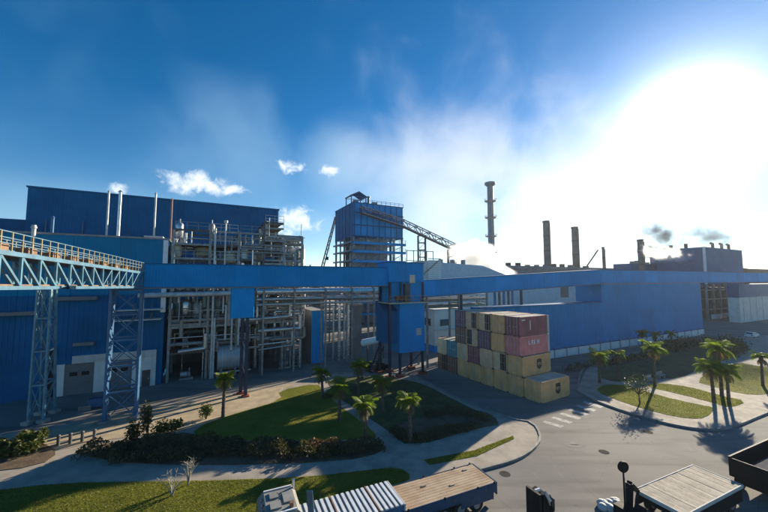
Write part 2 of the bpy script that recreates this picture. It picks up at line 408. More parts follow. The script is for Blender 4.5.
# zebra crossing and worn road patches
zb = [(547, 423.5), (556, 419.5), (564.5, 415.5), (572.5, 411.5), (580, 407.5), (587, 404)]
crossing = []
def stripe(parent_list, a, b, c, d, z=.004):
    o = MB().sheet(ccw([G(*a), G(*b), G(*c), G(*d)]), z).build('crossing_stripe', PAINTW)
    parent_list.append(o)
zr = struct('crossing', MB().sheet(ccw([G(533, 428), G(577, 403), G(606, 411), G(560, 435)]), .0005), ASPH)
for i, (x, y) in enumerate(zb):
    stripe(crossing, (x-5, y-1.5), (x-2, y-2.8), (x+17, y+2.6), (x+13.5, y+4.2))
for o in crossing: o.parent = zr
for (x, y, w) in ((571, 443, .9), (575, 446, .7), (690, 450, .6)):
    cx, cy = G(x, y)
    poly = [(cx+w*random.uniform(.5, 1)*cos(k*pi/5)*1.6, cy+w*random.uniform(.3, .6)*sin(k*pi/5)) for k in range(10)]
    struct('road_patch', MB().sheet(smooth_poly(poly, 1), .003), mat('patch_concrete', (.21, .20, .185), .9, var=.3))

MANH = mat('cast_iron', (.075, .07, .065), .95, 0, var=.3, spec=.05)
for i, (x, y) in enumerate(((648, 432), (604, 452), (505, 474))):
    cx, cy = G(x, y); o = MB().cyl((0, 0, -.02), (0, 0, .006), .42, 20).build('manhole_cover', MANH); o.location = (cx, cy, 0)
    for k in range(3): MB().box(-.28, .28, -.2+k*.17, -.14+k*.17, .007, .010).build('cover_rib', MANH, o)
    tag(o, ('round manhole cover on the road near the sparse small tree', 'round manhole cover in the middle of the sunlit road', 'round manhole cover beside the kerb near flatbed trailer')[i], 'manhole cover', 'manhole covers on the road')

# ------------------------------------------------------------------ left halls
C0 = G(161, 384); PL = Plane(C0)
t = thing('process_hall', 'lower blue clad hall with white ground floor behind the lattice towers', 'building', C0, TH)
HL = 21.6
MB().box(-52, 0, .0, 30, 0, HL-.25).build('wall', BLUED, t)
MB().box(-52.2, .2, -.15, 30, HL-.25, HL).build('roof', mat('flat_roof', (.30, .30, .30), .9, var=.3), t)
clad(t, -52, -.5, 4.6, 13.2, 0, BLUED, pw=5.1, ph=8.6, face=-1)  # lower panels darker: the gallery's shade is put into the cladding colour
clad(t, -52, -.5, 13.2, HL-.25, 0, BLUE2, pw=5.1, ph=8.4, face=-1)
MB().box(-.5, .12, -.14, .5, 10.5, HL-.3).build('corner_flashing', WHITE, t)
# white ground floor
xa = PL.x(64); xb = PL.x(137)
for (p0, p1) in ((62, 71), (100, 111), (137, 160)):
    a, b = PL.x(p0), PL.x(p1)
    MB().box(a, b, -.25, 0, 0, 4.1).build('white_wall', WHITEP, t)
MB().box(PL.x(78), PL.x(160), -.34, 0, 4.1, 5.1).build('parapet', OFFW, t)
for (p0, p1) in ((71, 100), (111, 137)):
    a, b = PL.x(p0), PL.x(p1)
    dr = MB().box(a, b, -.12, 0, 0, 4.05).build('roller_door', GREYD, t)
    sl = MB().box(a+.05, b-.05, -.15, -.122, .01, .36).mesh('door_slat', GREYD)
    for k in range(10): link('door_slat', sl, dr, (0, 0, .02+k*.39))
    for q in (.3, .7): MB().box(a+(b-a)*q-.4, a+(b-a)*q+.4, -.18, -.10, 2.45, 2.95).build('door_window', DARK, dr)
a, b = PL.x(147), PL.x(155)
dd = MB().box(a, b, -.32, -.2, 0, 2.3).build('door', DSTEEL, t); MB().box(b-.25, b-.12, -.38, -.31, 1.0, 1.15).build('door_handle', PALEST, dd)
MB().box(PL.x(52), PL.x(62), -.16, 0, 0, 6.2).build('dark_opening', DARK, t)
# ledges and canopies
MB().box(PL.x(57), PL.x(99), -.7, 0, PL.z(78, 300), PL.z(78, 296.5)).build('ledge', GREYW, t)
MB().box(PL.x(-10), PL.x(41), -.7, 0, PL.z(24, 315), PL.z(24, 311.5)).build('ledge', GREYW, t)
MB().box(PL.x(79), PL.x(99), -.9, 0, PL.z(88, 344.5), PL.z(88, 341.5)).build('ledge', GREYW, t)
for zz in (9.6, 11.0):
    MB().box(PL.x(116)+.0, -.2, -2.2, -.08, zz, zz+.14).build('canopy', OFFW, t)
    for k in range(4):
        x = PL.x(116)+.3+k*2.1
        MB().beam((x, -2.1, zz+.1), (x, -.1, zz+.9), .08).build('canopy_strut', YELLOW, t)
# roof gear of the lower hall
def roofpipe(px, ytop, y, r, m=PALEST, cap=True, lab=''):
    x, z = PL.xz(px, ytop, y)
    o = MB().cyl((x, y, HL+.01), (x, y, z), r, 12)
    if cap: o.cyl((x, y, z), (x, y, z+.35), r*1.5, 12, r*.4)
    q = o.build('vent_pipe', m, None)
    q.location = t.location; q.rotation_euler = t.rotation_euler
    return tag(q, lab, 'vent pipe', 'vent pipes on the lower hall roof')
roofpipe(109, 192, 20, .17, PALEST, True, 'thin tall vent pipe, left of the pair on the lower hall roof')
roofpipe(120.5, 192, 17, .26, GALV, True, 'thick bright vent pipe, right of the pair on the lower hall roof')
roofpipe(156, 194, 20, .17, PALEST, True, 'single slim vent pipe on the roof, halfway to the process frame')
roofpipe(172, 200, 16, .17, mat('rust_pipe', (.3, .16, .12), .7), True, 'rusty slim vent pipe rising beside the process frame corner')
roofpipe(53, 218, 12, .2, BLUESTEEL, True, 'short dark vent pipe at left end of the lower hall roof')
for (p0, p1, y, h, lab) in ((54, 73, 12, .9, 'long low light grey roof vent at left on the lower hall'), (143, 160, 8, 1.1, 'framed skylight box on right end of the lower hall roof')):
    a, b = PL.x(p0, y), PL.x(p1, y)
    v = thing('roof_vent', lab, 'roof vent', (0, 0, 0)); v.location = t.location; v.rotation_euler = t.rotation_euler; v.location.z = HL+.01
    MB().box(a, b, y, y+2.2, 0, h*.55).build('base', GREYW, v)
    MB().box(a-.15, b+.15, y-.15, y+2.35, h*.55, h).build('lid', OFFW, v)
# tall rear hall
CB = tuple(D(277, 280, 85)[:2]); PB = Plane(CB)
zb_ = PB.z(277, 209)
t2 = thing('production_hall', 'tall dark blue clad production hall rising behind the lower hall', 'building', CB, TH)
xl = PB.x(21)
MB().box(xl, 0, 0, 45, 0, zb_-.3).build('wall', BLUED, t2)
MB().box(xl-.2, .2, -.2, 45.2, zb_-.3, zb_).build('roof', BLUED, t2)
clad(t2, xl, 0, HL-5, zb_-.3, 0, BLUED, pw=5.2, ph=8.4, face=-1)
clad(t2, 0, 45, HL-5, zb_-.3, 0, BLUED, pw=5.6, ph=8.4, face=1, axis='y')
MB().box(xl-22, xl, 6, 40, 0, PB.z(14, 219, 6)).build('side_wing', BLUED, t2)
for k in range(3):
    x = xl+3+k*5.5
    MB().beam((x, -.25, HL), (x, -.25, HL+5.5), .22).build('downpipe', BLUESTEEL, t2)

# white vent stack beside the walkway
vx, vz = PL.xz(34, 228, -.6)
vs_ = thing('vent_stack', 'white vent stack on the hall front behind the truss walkway railing', 'vent stack', C0, TH)
MB().cyl((vx, -.6, 15.2), (vx, -.6, vz), .22, 14).build('pipe', PALEST, vs_); MB().cyl((vx, -.6, vz+.002), (vx, -.6, vz+.4), .33, 14, .2).build('cowl', PALEST, vs_)
MB().cyl((vx, -.6, 15.3), (vx, .05, 15.0), .22, 12).build('elbow', PALEST, vs_)
for z in (16.5, 19.5): MB().box(vx-.28, vx+.28, -.8, -.02, z, z+.1).build('bracket', STEEL, vs_)

# ------------------------------------------------------------------ process frame (steel rack full of pipes)
pf = thing('process_structure', 'open steel process frame packed with pipes between blue hall and box', 'steel frame', C0, TH)
X1 = PL.x(302)
DEP = 13.0
colx = [.7, PL.x(209), PL.x(238), PL.x(263), PL.x(284), X1]
topz = [PL.z(168, 229), PL.z(209, 229), PL.z(245, 231), PL.z(264, 221), PL.z(288, 236), PL.z(307, 237)]
for i, x in enumerate(colx):
    for y in (.3, DEP/2, DEP):
        MB().box(x-.17, x+.17, y-.17, y+.17, 0, topz[i]-(0 if y < 1 else .5)).build('column', STEEL if i != 3 else DSTEEL, pf)
xm = PL.x(252)
levels = [4.3, 8.2, PL.z(200, 323), 13.6, PL.z(209, 258), PL.z(209, 244), PL.z(209, 230)]
for i in range(len(colx)-1):
    a, b = colx[i], colx[i+1]
    lv = list(levels)
    if i == 3: lv = levels[:5]+[18.2, 20.2, 22.2, 24.4, PL.z(275, 222)]
    if i == 4: lv = levels[:5]+[PL.z(300, 258), PL.z(300, 238)]
    for k, z in enumerate(lv):
        for y in (.3, DEP/2, DEP):
            MB().box(a+.175, b-.175, y-.14, y+.14, z-.3, z).build('beam', STEEL if (k+i) % 3 else DSTEEL, pf)
        if k % 2 == 1 or i == 3:
            MB().box(a+.1, b-.1, .5, DEP-.5, z+.003, z+.06).build('grating', DSTEEL, pf)
    for k, z in enumerate(lv[1:]):
        if random.random() < .75 and z > 5:
            r = MB(); n = max(2, int((b-a)/1.4))
            for q in range(n+1): x = a+.2+(b-a-.4)*q/n; r.box(x-.025, x+.025, .1, .15, z+.06, z+1.1)
            for h in (.55, 1.1): r.box(a+.2, b-.2, .105, .145, z+h-.03, z+h+.03)
            r.build('railing', PALEST if random.random() < .4 else STEEL, pf)
    if i in (0, 3):
        MB().beam((a+.2, .3, lv[1]), (b-.2, .3, lv[2]-.3), .12).build('brace', STEEL, pf)
for x in colx:
    for z in levels:
        MB().box(x-.13, x+.13, .48, DEP/2-.18, z-.28, z-.02).build('cross_beam', DSTEEL, pf)
# pipes running along and across
rp = random.Random(3)
pm = [PALEST, GALV, STEEL, ALU, mat('dull_pipe', (.30, .28, .25), .5, .3), mat('greenish_pipe', (.16, .22, .20), .5)]
for k in range(125):
    z = rp.choice(levels[:6])+rp.uniform(.2, 2.6); y = rp.uniform(-.3, 6)
    a = rp.uniform(.3, X1-3); b = min(X1+.5, a+rp.uniform(2, 11)); r = rp.choice((.06, .08, .1, .13, .2, .28))
    b_ = MB().cyl((a, y, z), (b, y, z), r, 10)
    e = rp.choice((a, b)); dz = rp.choice((-1, 1))*rp.uniform(.8, 3.2)
    b_.cyl((e, y, z), (e, y, max(.3, z+dz)), r, 10)
    if r > .1: b_.cyl((a+.4, y, z), (a+.55, y, z), r*1.5, 10); b_.cyl((b-.6, y, z), (b-.45, y, z), r*1.5, 10)
    b_.build('pipe', rp.choice(pm), pf)
for k in range(78):
    x = rp.uniform(.5, X1); y = rp.uniform(-.4, 5); z0 = rp.choice((0, 4, 8, 11, 13)); r = rp.choice((.07, .1, .15, .22, .34))
    MB().cyl((x, y, z0), (x, y, z0+rp.uniform(3, 8)), r, 10).build('pipe', rp.choice(pm), pf)
for k in range(60):
    x = rp.uniform(.6, X1-1.5); y = rp.uniform(.8, 9); z = rp.choice(levels[:6])+.065; w = rp.uniform(.5, 1.5); h = rp.uniform(.5, 1.7)
    MB().box(x, x+w, y, y+w*.8, z, z+h).build('equipment_box', rp.choice([STEEL, GREYD, DSTEEL, CREAM, PALEST]), pf)
# readable long pipes: pale main along the frame, silver line under the gallery
MB().cyl((PL.x(140), -.9, PL.z(190, 294.5)), (PL.x(231), -.9, PL.z(231, 293)), .36, 14).build('main_pipe', PALEST, pf)
for (px, y0, y1) in ((210, 228, 387), (212.5, 318, 380), (225, 305, 340), (231, 300, 350), (238, 300, 345)):
    x, z0 = PL.xz(px, y1, -.4); z1 = PL.z(px, y0, -.4)
    MB().cyl((x, -.4, max(z0, 0)), (x, -.4, z1), .16, 10).build('pipe', PALEST, pf)
x, z1 = PL.xz(226, 223, -.5); MB().cyl((x, -.5, 10), (x, -.5, z1), .12, 10).cyl((x, -.5, z1), (x, -.5, z1+.4), .3, 10).build('vent_pipe', PALEST, pf)
for (pxa, pya, pxb, pyb, r) in ((256, 299, 320, 297, .2), (256, 304, 320, 301, .14), (258, 319, 290, 316, .28), (258, 331, 300, 328, .34), (258, 345, 292, 341, .14), (258, 350, 292, 345, .12), (178, 352, 205, 348, .3)):
    xa_, za_ = PL.xz(pxa, pya, -.6); xb_, zb2 = PL.xz(pxb, pyb, -.6)
    MB().cyl((xa_, -.6, za_), (xb_, -.6, zb2), r, 12).cyl((xb_, -.6, zb2), (xb_, -.6, zb2+2.2), r, 12).build('pipe', rp.choice(pm[:4]), pf)
MB().box(.3, X1, DEP+.2, DEP+.6, 0, 11.2).build('back_wall', GREYW, pf)
# vessels standing in the frame
def vessel(lab, px, pyb, pyt, y, r, m, name='vessel'):
    x, zt = PL.xz(px, pyt, y); zb0 = PL.z(px, pyb, y)
    v = thing(name, lab, 'vessel', (C0[0]+cos(TH)*x-sin(TH)*y, C0[1]+sin(TH)*x+cos(TH)*y, zb0), TH)
    h = zt-zb0
    MB().rev([(0, .2), (r*.7, .28), (r, .6), (r, h-.5), (r*.75, h-.15), (.001, h)], 20).build('shell', m, v)
    for k in range(3): MB().cyl((r*.75*cos(k*2.1), r*.75*sin(k*2.1), 0), (r*.75*cos(k*2.1), r*.75*sin(k*2.1), .5), .09, 6).build('leg', STEEL, v)
    MB().rev([(r+.04, h*.5), (r+.05, h*.5+.12), (r+.0, h*.5+.12)], 20).build('band', STEEL, v)
    MB().cyl((0, 0, h-.1), (0, 0, h+.5), .12, 8).build('nozzle', STEEL, v)
vessel('cream vessel at the left corner of the process frame top deck', 176, 259, 243, 1.6, .85, CREAM)
vessel('cream vessel in the middle of the frame beside a tall vent pipe', 231, 264, 250, 1.6, 1.0, CREAM)
vessel('large beige drum between cream vessels on the upper deck', 205, 259, 246, 3.2, 1.5, mat('beige_drum', (.42, .36, .24), .5))
vessel('small grey tank on top of the frame near its left end', 180, 240, 222, 2.5, .55, GALV)
vessel('small dull tank on top of the frame at mid length', 212, 236, 223, 2.5, .5, STEEL)
vessel('white tall tank inside the right end of the process frame', 297, 270, 247, 4, 1.5, WHITE)
vessel('pale slim column vessel beside the dense stair tower', 255, 282, 247, 2.5, .5, PALEST)
vessel('slim silver evaporator column at right of the dense stair tower', 283, 290, 241, 3, .7, ALU)
vessel('squat silver tank behind the blue drive housing leg', 272, 316, 294, 3, 1.3, ALU)
vessel('pale green tank under the gallery left of drive housing', 218, 312, 297, 2, .7, mat('pale_green', (.30, .36, .33), .5))
vessel('silver upright vessel under gallery at left, behind pale main pipe', 186, 318, 299, 2.2, .8, ALU)
vessel('grey upright vessel under gallery beside the silver one', 198, 320, 301, 3.0, .9, PALEST)
vessel('tall silver vessel right of the drive housing, under gallery', 264, 318, 292, 1.2, .75, ALU)
vessel('rounded silver vessel beneath gallery near the blue box', 300, 312, 294, 2.0, 1.1, ALU)
vessel('narrow pale vessel beneath gallery between two silver ones', 284, 314, 296, 1.4, .55, PALEST)
vessel('cream domed vessel on the right end top deck', 290, 268, 252, 1.5, .7, CREAM)
vessel('grey domed vessel on top deck between columns', 244, 262, 247, 1.0, .75, PALEST)
# big ribbed horizontal tank at ground level
x0, z0 = PL.xz(217, 370, -.2); x1, z1 = PL.xz(247, 346, -.2)
bt = thing('ribbed_tank', 'big ribbed horizontal grey tank on saddles at foot of process frame', 'tank', C0, TH)
r = 2.0; zc_ = 2.75
MB().cyl((x0, 1.4, zc_), (x1, 1.4, zc_), r, 28).build('shell', mat('tank_grey', (.42, .45, .48), .5, .2, var=.2, streak=.4), bt)
for k in range(9):
    x = x0+.25+k*(x1-x0-.5)/8
    MB().cyl((x-.05, 1.4, zc_), (x+.05, 1.4, zc_), r+.09, 28).build('rib', PALEST, bt)
for x in (x0+.6, x1-.6): MB().box(x-.2, x+.2, .2, 2.6, 0, 1.4).build('saddle', CONC, bt)
MB().box(x0-.6, x1+.6, -.9, -.5, .75, .9).build('walkway_rail', PALEST, bt)
for x in (x0, (x0+x1)/2, x1): MB().box(x-.04, x+.04, -.75, -.65, 0, .75).build('rail_post', PALEST, bt)
# pump skids at the frame foot
def skid(px, py, lab, m):
    g = G(px, py); s = thing('pump_skid', lab, 'pump', g, TH, 'pumps at the frame foot')
    MB().box(-.9, .9, -.5, .5, 0, .25).build('base', CONC, s)
    MB().cyl((-.8, 0, .75), (.1, 0, .75), .38, 14).build('motor', m, s)
    MB().cyl((.15, 0, .75), (.55, 0, .75), .5, 14).cyl((.4, 0, .75), (.4, 0, 1.7), .14, 10).build('pump_head', STEEL, s)
skid(186, 379, 'pump with pale motor at the dark frame foot, beside white hall', PALEST)
skid(296, 366, 'pump cluster with dark motor just left of the blue box', DSTEEL)
skid(284, 368, 'pump with grey motor at the frame foot under hanging pipes', STEEL)

# rear frames and plant rising behind the main frame, seen between frame and gallery
for (px, Y, w, h, lab) in ((330, 84, 9, 13.5, 'rear pipe rack frame seen under the gallery left of transfer tower'), (285, 80, 12, 19, 'rear steel frame half hidden behind the dense stair tower')):
    g = D(px, 280, Y); s = thing('rear_frame', lab, 'steel frame', (g.x, g.y, 0), TH)
    for x in (-w/2, 0, w/2):
        for y in (0, 5): MB().box(x-.15, x+.15, y-.15, y+.15, 0, h).build('column', STEEL, s)
    for k in range(int(h/3)):
        for y in (0, 5): MB().box(-w/2+.16, w/2-.16, y-.12, y+.12, 3*k+2.4, 3*k+2.7).build('beam', STEEL, s)
    for k in range(10):
        z = rp.uniform(1, h-1); y = rp.uniform(0.3, 4.6); MB().cyl((-w/2-.3, y, z), (w/2+.3, y, z), rp.choice((.1, .16, .3)), 10).build('pipe', rp.choice(pm), s)

# ------------------------------------------------------------------ conveyor gallery (main, level)
A3 = D(144, 280, 39.5); B3 = D(390, 280, 54.0)
A2 = Vector((A3.x, A3.y)); B2 = Vector((B3.x, B3.y)); gth = atan2(B2.y-A2.y, B2.x-A2.x); GL = (B2-A2).length
PG = Plane((A2.x, A2.y), gth)
gz0 = (PG.z(170, 288.3)+PG.z(330, 285.3))/2; gz1 = (PG.z(170, 265)+PG.z(330, 266.5))/2
g1 = thing('conveyor_gallery', 'long level blue clad conveyor gallery from truss walkway to transfer tower', 'conveyor gallery', (A2.x, A2.y, 0), gth)
MB().box(0, GL, .05, 2.5, gz0, gz1).build('casing', BLUE, g1)
clad(g1, 0, GL, gz0, gz1, .05, BLUE, pw=3.1, ph=4, face=-1, rib=.31)
MB().box(0, GL, -.12, 2.62, gz0-.14, gz0-.01).build('floor_beam', GREYW, g1)
MB().box(-.05, GL+.0, -.1, 2.6, gz1+.005, gz1+.1).build('roof', BLUED, g1)
# drive housing and legs below it
hx0, hx1 = PG.x(232), PG.x(255); hz = PG.z(244, 318)
dh = thing('drive_housing', 'blue box housing hung under the level gallery on a post', 'housing', (A2.x, A2.y, 0), gth)
MB().box(hx0, hx1, .1, 2.4, hz, gz0-.15).build('casing', BLUE, dh)
clad(dh, hx0, hx1, hz, gz0-.15, .1, BLUE, pw=2.9, ph=4.5, face=-1, rib=.31)
for (x, y) in ((hx1-.75, .5), (hx1-1.25, 2.0)):
    MB().box(x-.2, x+.2, y-.2, y+.2, .3, hz).build('post', NAVY, dh)
    MB().box(x-.45, x+.45, y-.45, y+.45, 0.0, .3).build('foot', REDB, dh)
for z in (2.4, 5.4): MB().beam((hx1-.75, .5, z), (hx1-1.25, 2.0, z+1.8), .12).build('brace', NAVY, dh)

# ------------------------------------------------------------------ lattice towers and truss walkway (left)
def lattice(name, lab, feet, tops, ztop, m, m2, nb, bw_=.09, lw=.3):
    """four-legged lattice tower: feet / tops = corner lists"""
    c = Vector((sum(f[0] for f in feet)/4, sum(f[1] for f in feet)/4, 0))
    s = thing(name, lab, 'lattice tower', tuple(c))
    F_ = [Vector((f[0], f[1], 0.35))-c for f in feet]; T_ = [Vector((q[0], q[1], ztop))-c for q in tops]
    for f, q in zip(F_, T_):
        MB().beam(f, q, lw).build('leg', m, s)
        MB().box(f.x-.4, f.x+.4, f.y-.4, f.y+.4, 0, .35).build('foot', CONC, s)
    for k in range(nb):
        u0, u1 = k/nb, (k+1)/nb
        for i in range(4):
            j = (i+1) % 4
            a0 = F_[i].lerp(T_[i], u0); b0 = F_[j].lerp(T_[j], u0); a1 = F_[i].lerp(T_[i], u1); b1 = F_[j].lerp(T_[j], u1)
            MB().beam(a0, b1, bw_).build('brace', m2, s)
            MB().beam(b0, a1, bw_).build('brace', m2, s)
            MB().beam(a1, b1, .17).build('strut', m2, s)
    return s
def quad(cx, cy, th, w, d):
    return [(cx+cos(th)*x-sin(th)*y, cy+sin(th)*x+cos(th)*y) for x, y in ((-w/2, -d/2), (w/2, -d/2), (w/2, d/2), (-w/2, d/2))]
tr_th = atan2(21.5, -7.9)
q0 = G(121, 417.5)
lattice('lattice_tower', 'blue lattice tower under the joint of truss walkway and gallery', quad(q0[0], q0[1], gth+.15, 2.7, 2.4), quad(q0[0], q0[1], gth+.15, 2.7, 2.4), 14.2, BLUESTEEL, BLUESTEEL, 5)
qa = G(31, 428); qb = G(51, 410); qc = ((qa[0]+qb[0])/2, (qa[1]+qb[1])/2)
tA = D(47, 292, qc[1])
lattice('lattice_tower', 'slimmer leaning-legged lattice tower left of the first, pale teal legs', quad(qc[0], qc[1], TH, 1.2, 3.0), quad(tA.x, tA.y, TH, 1.1, 1.3), 14.6, TEALSTEEL, TEALSTEEL, 4, .07, .2)
# walkway truss
R0 = Vector(D(-30, 280, 16.3)[:2]); R1 = Vector(D(143, 280, 39.6)[:2])
td = (R1-R0); TL = td.length; tth = atan2(td.y, td.x)
s = thing('truss_walkway', 'sloping white truss conveyor walkway with yellow railing at left edge', 'walkway', (R0.x, R0.y, 0), tth)
def dz(x): return 16.85-.75*x/TL           # deck level
def bz(x): return 14.9-.45*x/TL
W2 = 2.2                                   # local -y faces the camera
nP = 14
for y in (0, W2):
    MB().beam((0, y, dz(0)), (TL, y, dz(TL)), .22, .26).build('top_chord', WALKST, s)
    MB().beam((0, y, bz(0)), (TL, y, bz(TL)), .22, .22).build('bottom_chord', WALKST, s)
    for k in range(nP+1):
        x = TL*k/nP
        MB().beam((x, y, bz(x)+.1), (x, y, dz(x)-.1), .13).build('vertical', TEALSTEEL, s)
        if k < nP:
            x2 = TL*(k+1)/nP
            if k < 8: MB().beam((x, y, dz(x)-.12), (x2, y, bz(x2)+.12), .14).build('diagonal', WALKST, s)
            else: MB().beam((x, y, bz(x)+.12), (x2, y, dz(x2)-.12), .14).build('diagonal', WALKST, s)
MB().beam((0, W2/2, dz(0)+.12), (TL, W2/2, dz(TL)+.12), W2-.24, .06).build('deck', ORANGE, s)
MB().beam((0, W2/2, bz(0)+.16), (TL, W2/2, bz(TL)+.16), W2-.24, .10).build('lower_deck', ORANGE, s)
for y in (0, W2):
    for h in (.55, .85, 1.2): MB().beam((0, y, dz(0)+h), (TL, y, dz(TL)+h), .05).build('rail', WALKST, s)
    for k in range(2*nP+1):
        x = TL*k/(2*nP)
        MB().beam((x, y, dz(x)+.13), (x, y, dz(x)+1.2), .07).build('rail_post', YELLOW, s)
for k in range(0, 2*nP, 3):
    x = TL*k/(2*nP)+.3
    MB().box(x, x+.9, W2*.35, W2*.65, dz(x)+.15, dz(x)+.65).build('belt_idler', ORANGE, s)
# tie beams from the slim tower to the walkway
ob = thing('tie_beams', 'pair of steel beams tying the slim tower head to the walkway', 'beams', (tA.x, tA.y, 14.62))
tgt = R0+td*.30
for k in (-.5, .5):
    MB().beam((k, 0, .15), (tgt.x-tA.x+k+.6, tgt.y-tA.y, .15), .25).build('beam', TEALSTEEL, ob)

# ------------------------------------------------------------------ transfer tower
PT = Plane((D(389, 280, 53.0)[0], 53.0), TH)
tt = thing('transfer_tower', 'blue conveyor transfer tower on legs between the two galleries', 'tower', (PT.o[0], PT.o[1], 0), TH)
tx1 = PT.x(423.5)
u0, u1 = PT.z(405, 282), PT.z(405, 263)
MB().box(0, tx1, 0, 4.2, u0, u1).build('upper_casing', BLUE, tt)
clad(tt, 0, tx1, u0, u1, 0, BLUE, pw=1.8, ph=5, face=-1, rib=.3)
MB().box(-.15, tx1+.15, -.2, 4.4, u1+.005, u1+.12).build('roof', BLUED, tt)
l0, l1 = PT.z(410, 352), PT.z(410, 303); lx0 = PT.x(399)
MB().box(lx0, tx1, -.2, 3.8, l0, l1).build('lower_casing', BLUE, tt)
clad(tt, lx0, tx1, l0, l1, -.2, BLUE, pw=2.2, ph=4, face=-1, rib=.3)
MB().box(-.5, lx0-.02, .5, 3.6, l0+1.6, l1-1.2).build('chute', BLUED, tt)
MB().box(.5, tx1-.1, .5, 3.9, l1+.15, u0-.01).build('mid_casing', BLUE, tt)
clad(tt, lx0+.8, tx1-.1, l1+.15, u0-.01, .5, BLUE, pw=2.2, ph=4, face=-1, rib=.3)
MB().xprism([(.2, l1-1.2), (3.6, l1-1.2), (3.6, l1+.3)], -.6, lx0-.03).build('chute_hood', BLUED, tt)
MB().box(-.4, tx1+.3, -.9, 4.2, l1+.01, l1+.14).build('platform', CREAM, tt)
MB().box(PT.x(415), PT.x(420), -.32, -.2, PT.z(417, 335), PT.z(417, 328)).build('hatch', OFFW, tt)
MB().box(PT.x(409.5), PT.x(414.5), -.14, -.02, PT.z(412, 283), PT.z(412, 275)).build('hatch', CREAM, tt)
for x in (.2, lx0+.2, tx1-.25):
    for y in (.1, 3.6):
        MB().box(x-.17, x+.17, y-.17, y+.17, .45, l0 if x > lx0 else u0).build('leg', NAVY, tt)
        MB().box(x-.55, x+.55, y-.5, y+.5, 0, .45).build('foot', REDB, tt)
for x in (.2, lx0+.3, tx1-.2):
    for y in (-.05, 3.6): MB().box(x-.14, x+.14, y-.14, y+.14, l1+.14, u0).build('upper_post', NAVY, tt)
MB().beam((lx0+.2, .1, .6), (tx1-.25, .1, l0-.2), .12).build('brace', NAVY, tt)
MB().box(lx0+1.0, lx0+1.9, -.3, .42, l1+.15, u0-.3).build('drive_unit', DSTEEL, tt)
MB().cyl((lx0-.5, .3, l1+.8), (lx0+1.2, .3, l1+.8), .4, 12).build('motor', REDB, tt)
rl = MB()
for k in range(6): x = -.3+k*(tx1+.5)/5; rl.box(x-.03, x+.03, -.88, -.82, l1+.14, l1+1.2)
for h in (.65, 1.2): rl.box(-.3, tx1+.2, -.87, -.83, l1+h-.03, l1+h+.03)
rl.build('railing', YELLOW, tt)
# stair up the left side
for k in range(12):
    MB().box(-1.6, -.85, 3.4-k*.28, 3.66-k*.28, .6+k*.38, .66+k*.38).build('stair_tread', DSTEEL, tt)
for xx in (-1.65, -.82): MB().beam((xx, 3.6, .4), (xx, .2, 5.1), .09, .25).build('stringer', NAVY, tt)

# ------------------------------------------------------------------ long right wall and inclined gallery
W0 = G(553, 358); W1 = G(700, 335); wth = atan2(W1[1]-W0[1], W1[0]-W0[0]); PW = Plane(W0, wth)
wl = thing('long_shed', 'long blue clad shed with white plinth behind containers and gardens', 'building', W0, wth)
xs, xe, xu = PW.x(480), PW.x(700), PW.x(601)
wzp = PW.z(620, 340.2); wzl = PW.z(575, 304)
wzu = PW.z(650, 281.5)
MB().box(xs, xe, .05, 2.6, wzp, wzl).build('wall', BLUEW, wl)
MB().box(xu, xe, .05, 6, wzl, wzu).build('upper_wall', BLUEW, wl)
clad(wl, xs, xu, wzp, wzl-.1, .05, BLUEW, pw=5.2, ph=9, face=-1)
clad(wl, xu, xe, wzp, wzu-.05, .05, BLUEW, pw=5.2, ph=7, face=-1)
MB().box(xs, xu, -.05, 2.7, wzl+.005, wzl+.15).build('coping', BLUED, wl)
npan = 22; pw_ = (xe-xs)/npan
pm_ = MB().box(.04, pw_-.04, -.16, .3, 0, wzp-.06).mesh('plinth_panel', WHITE)
for k in range(npan):
    link('plinth_panel', pm_, wl, (xs+k*pw_, 0, 0))
    MB().box(xs+k*pw_-.06, xs+k*pw_+.06, -.26, -.0, 0, wzp+.3).build('plinth_post', GREYW, wl)
MB().box(xs, xe, -.3, .05, wzp-.05, wzp+.1).build('drip_ledge', BLUED, wl)
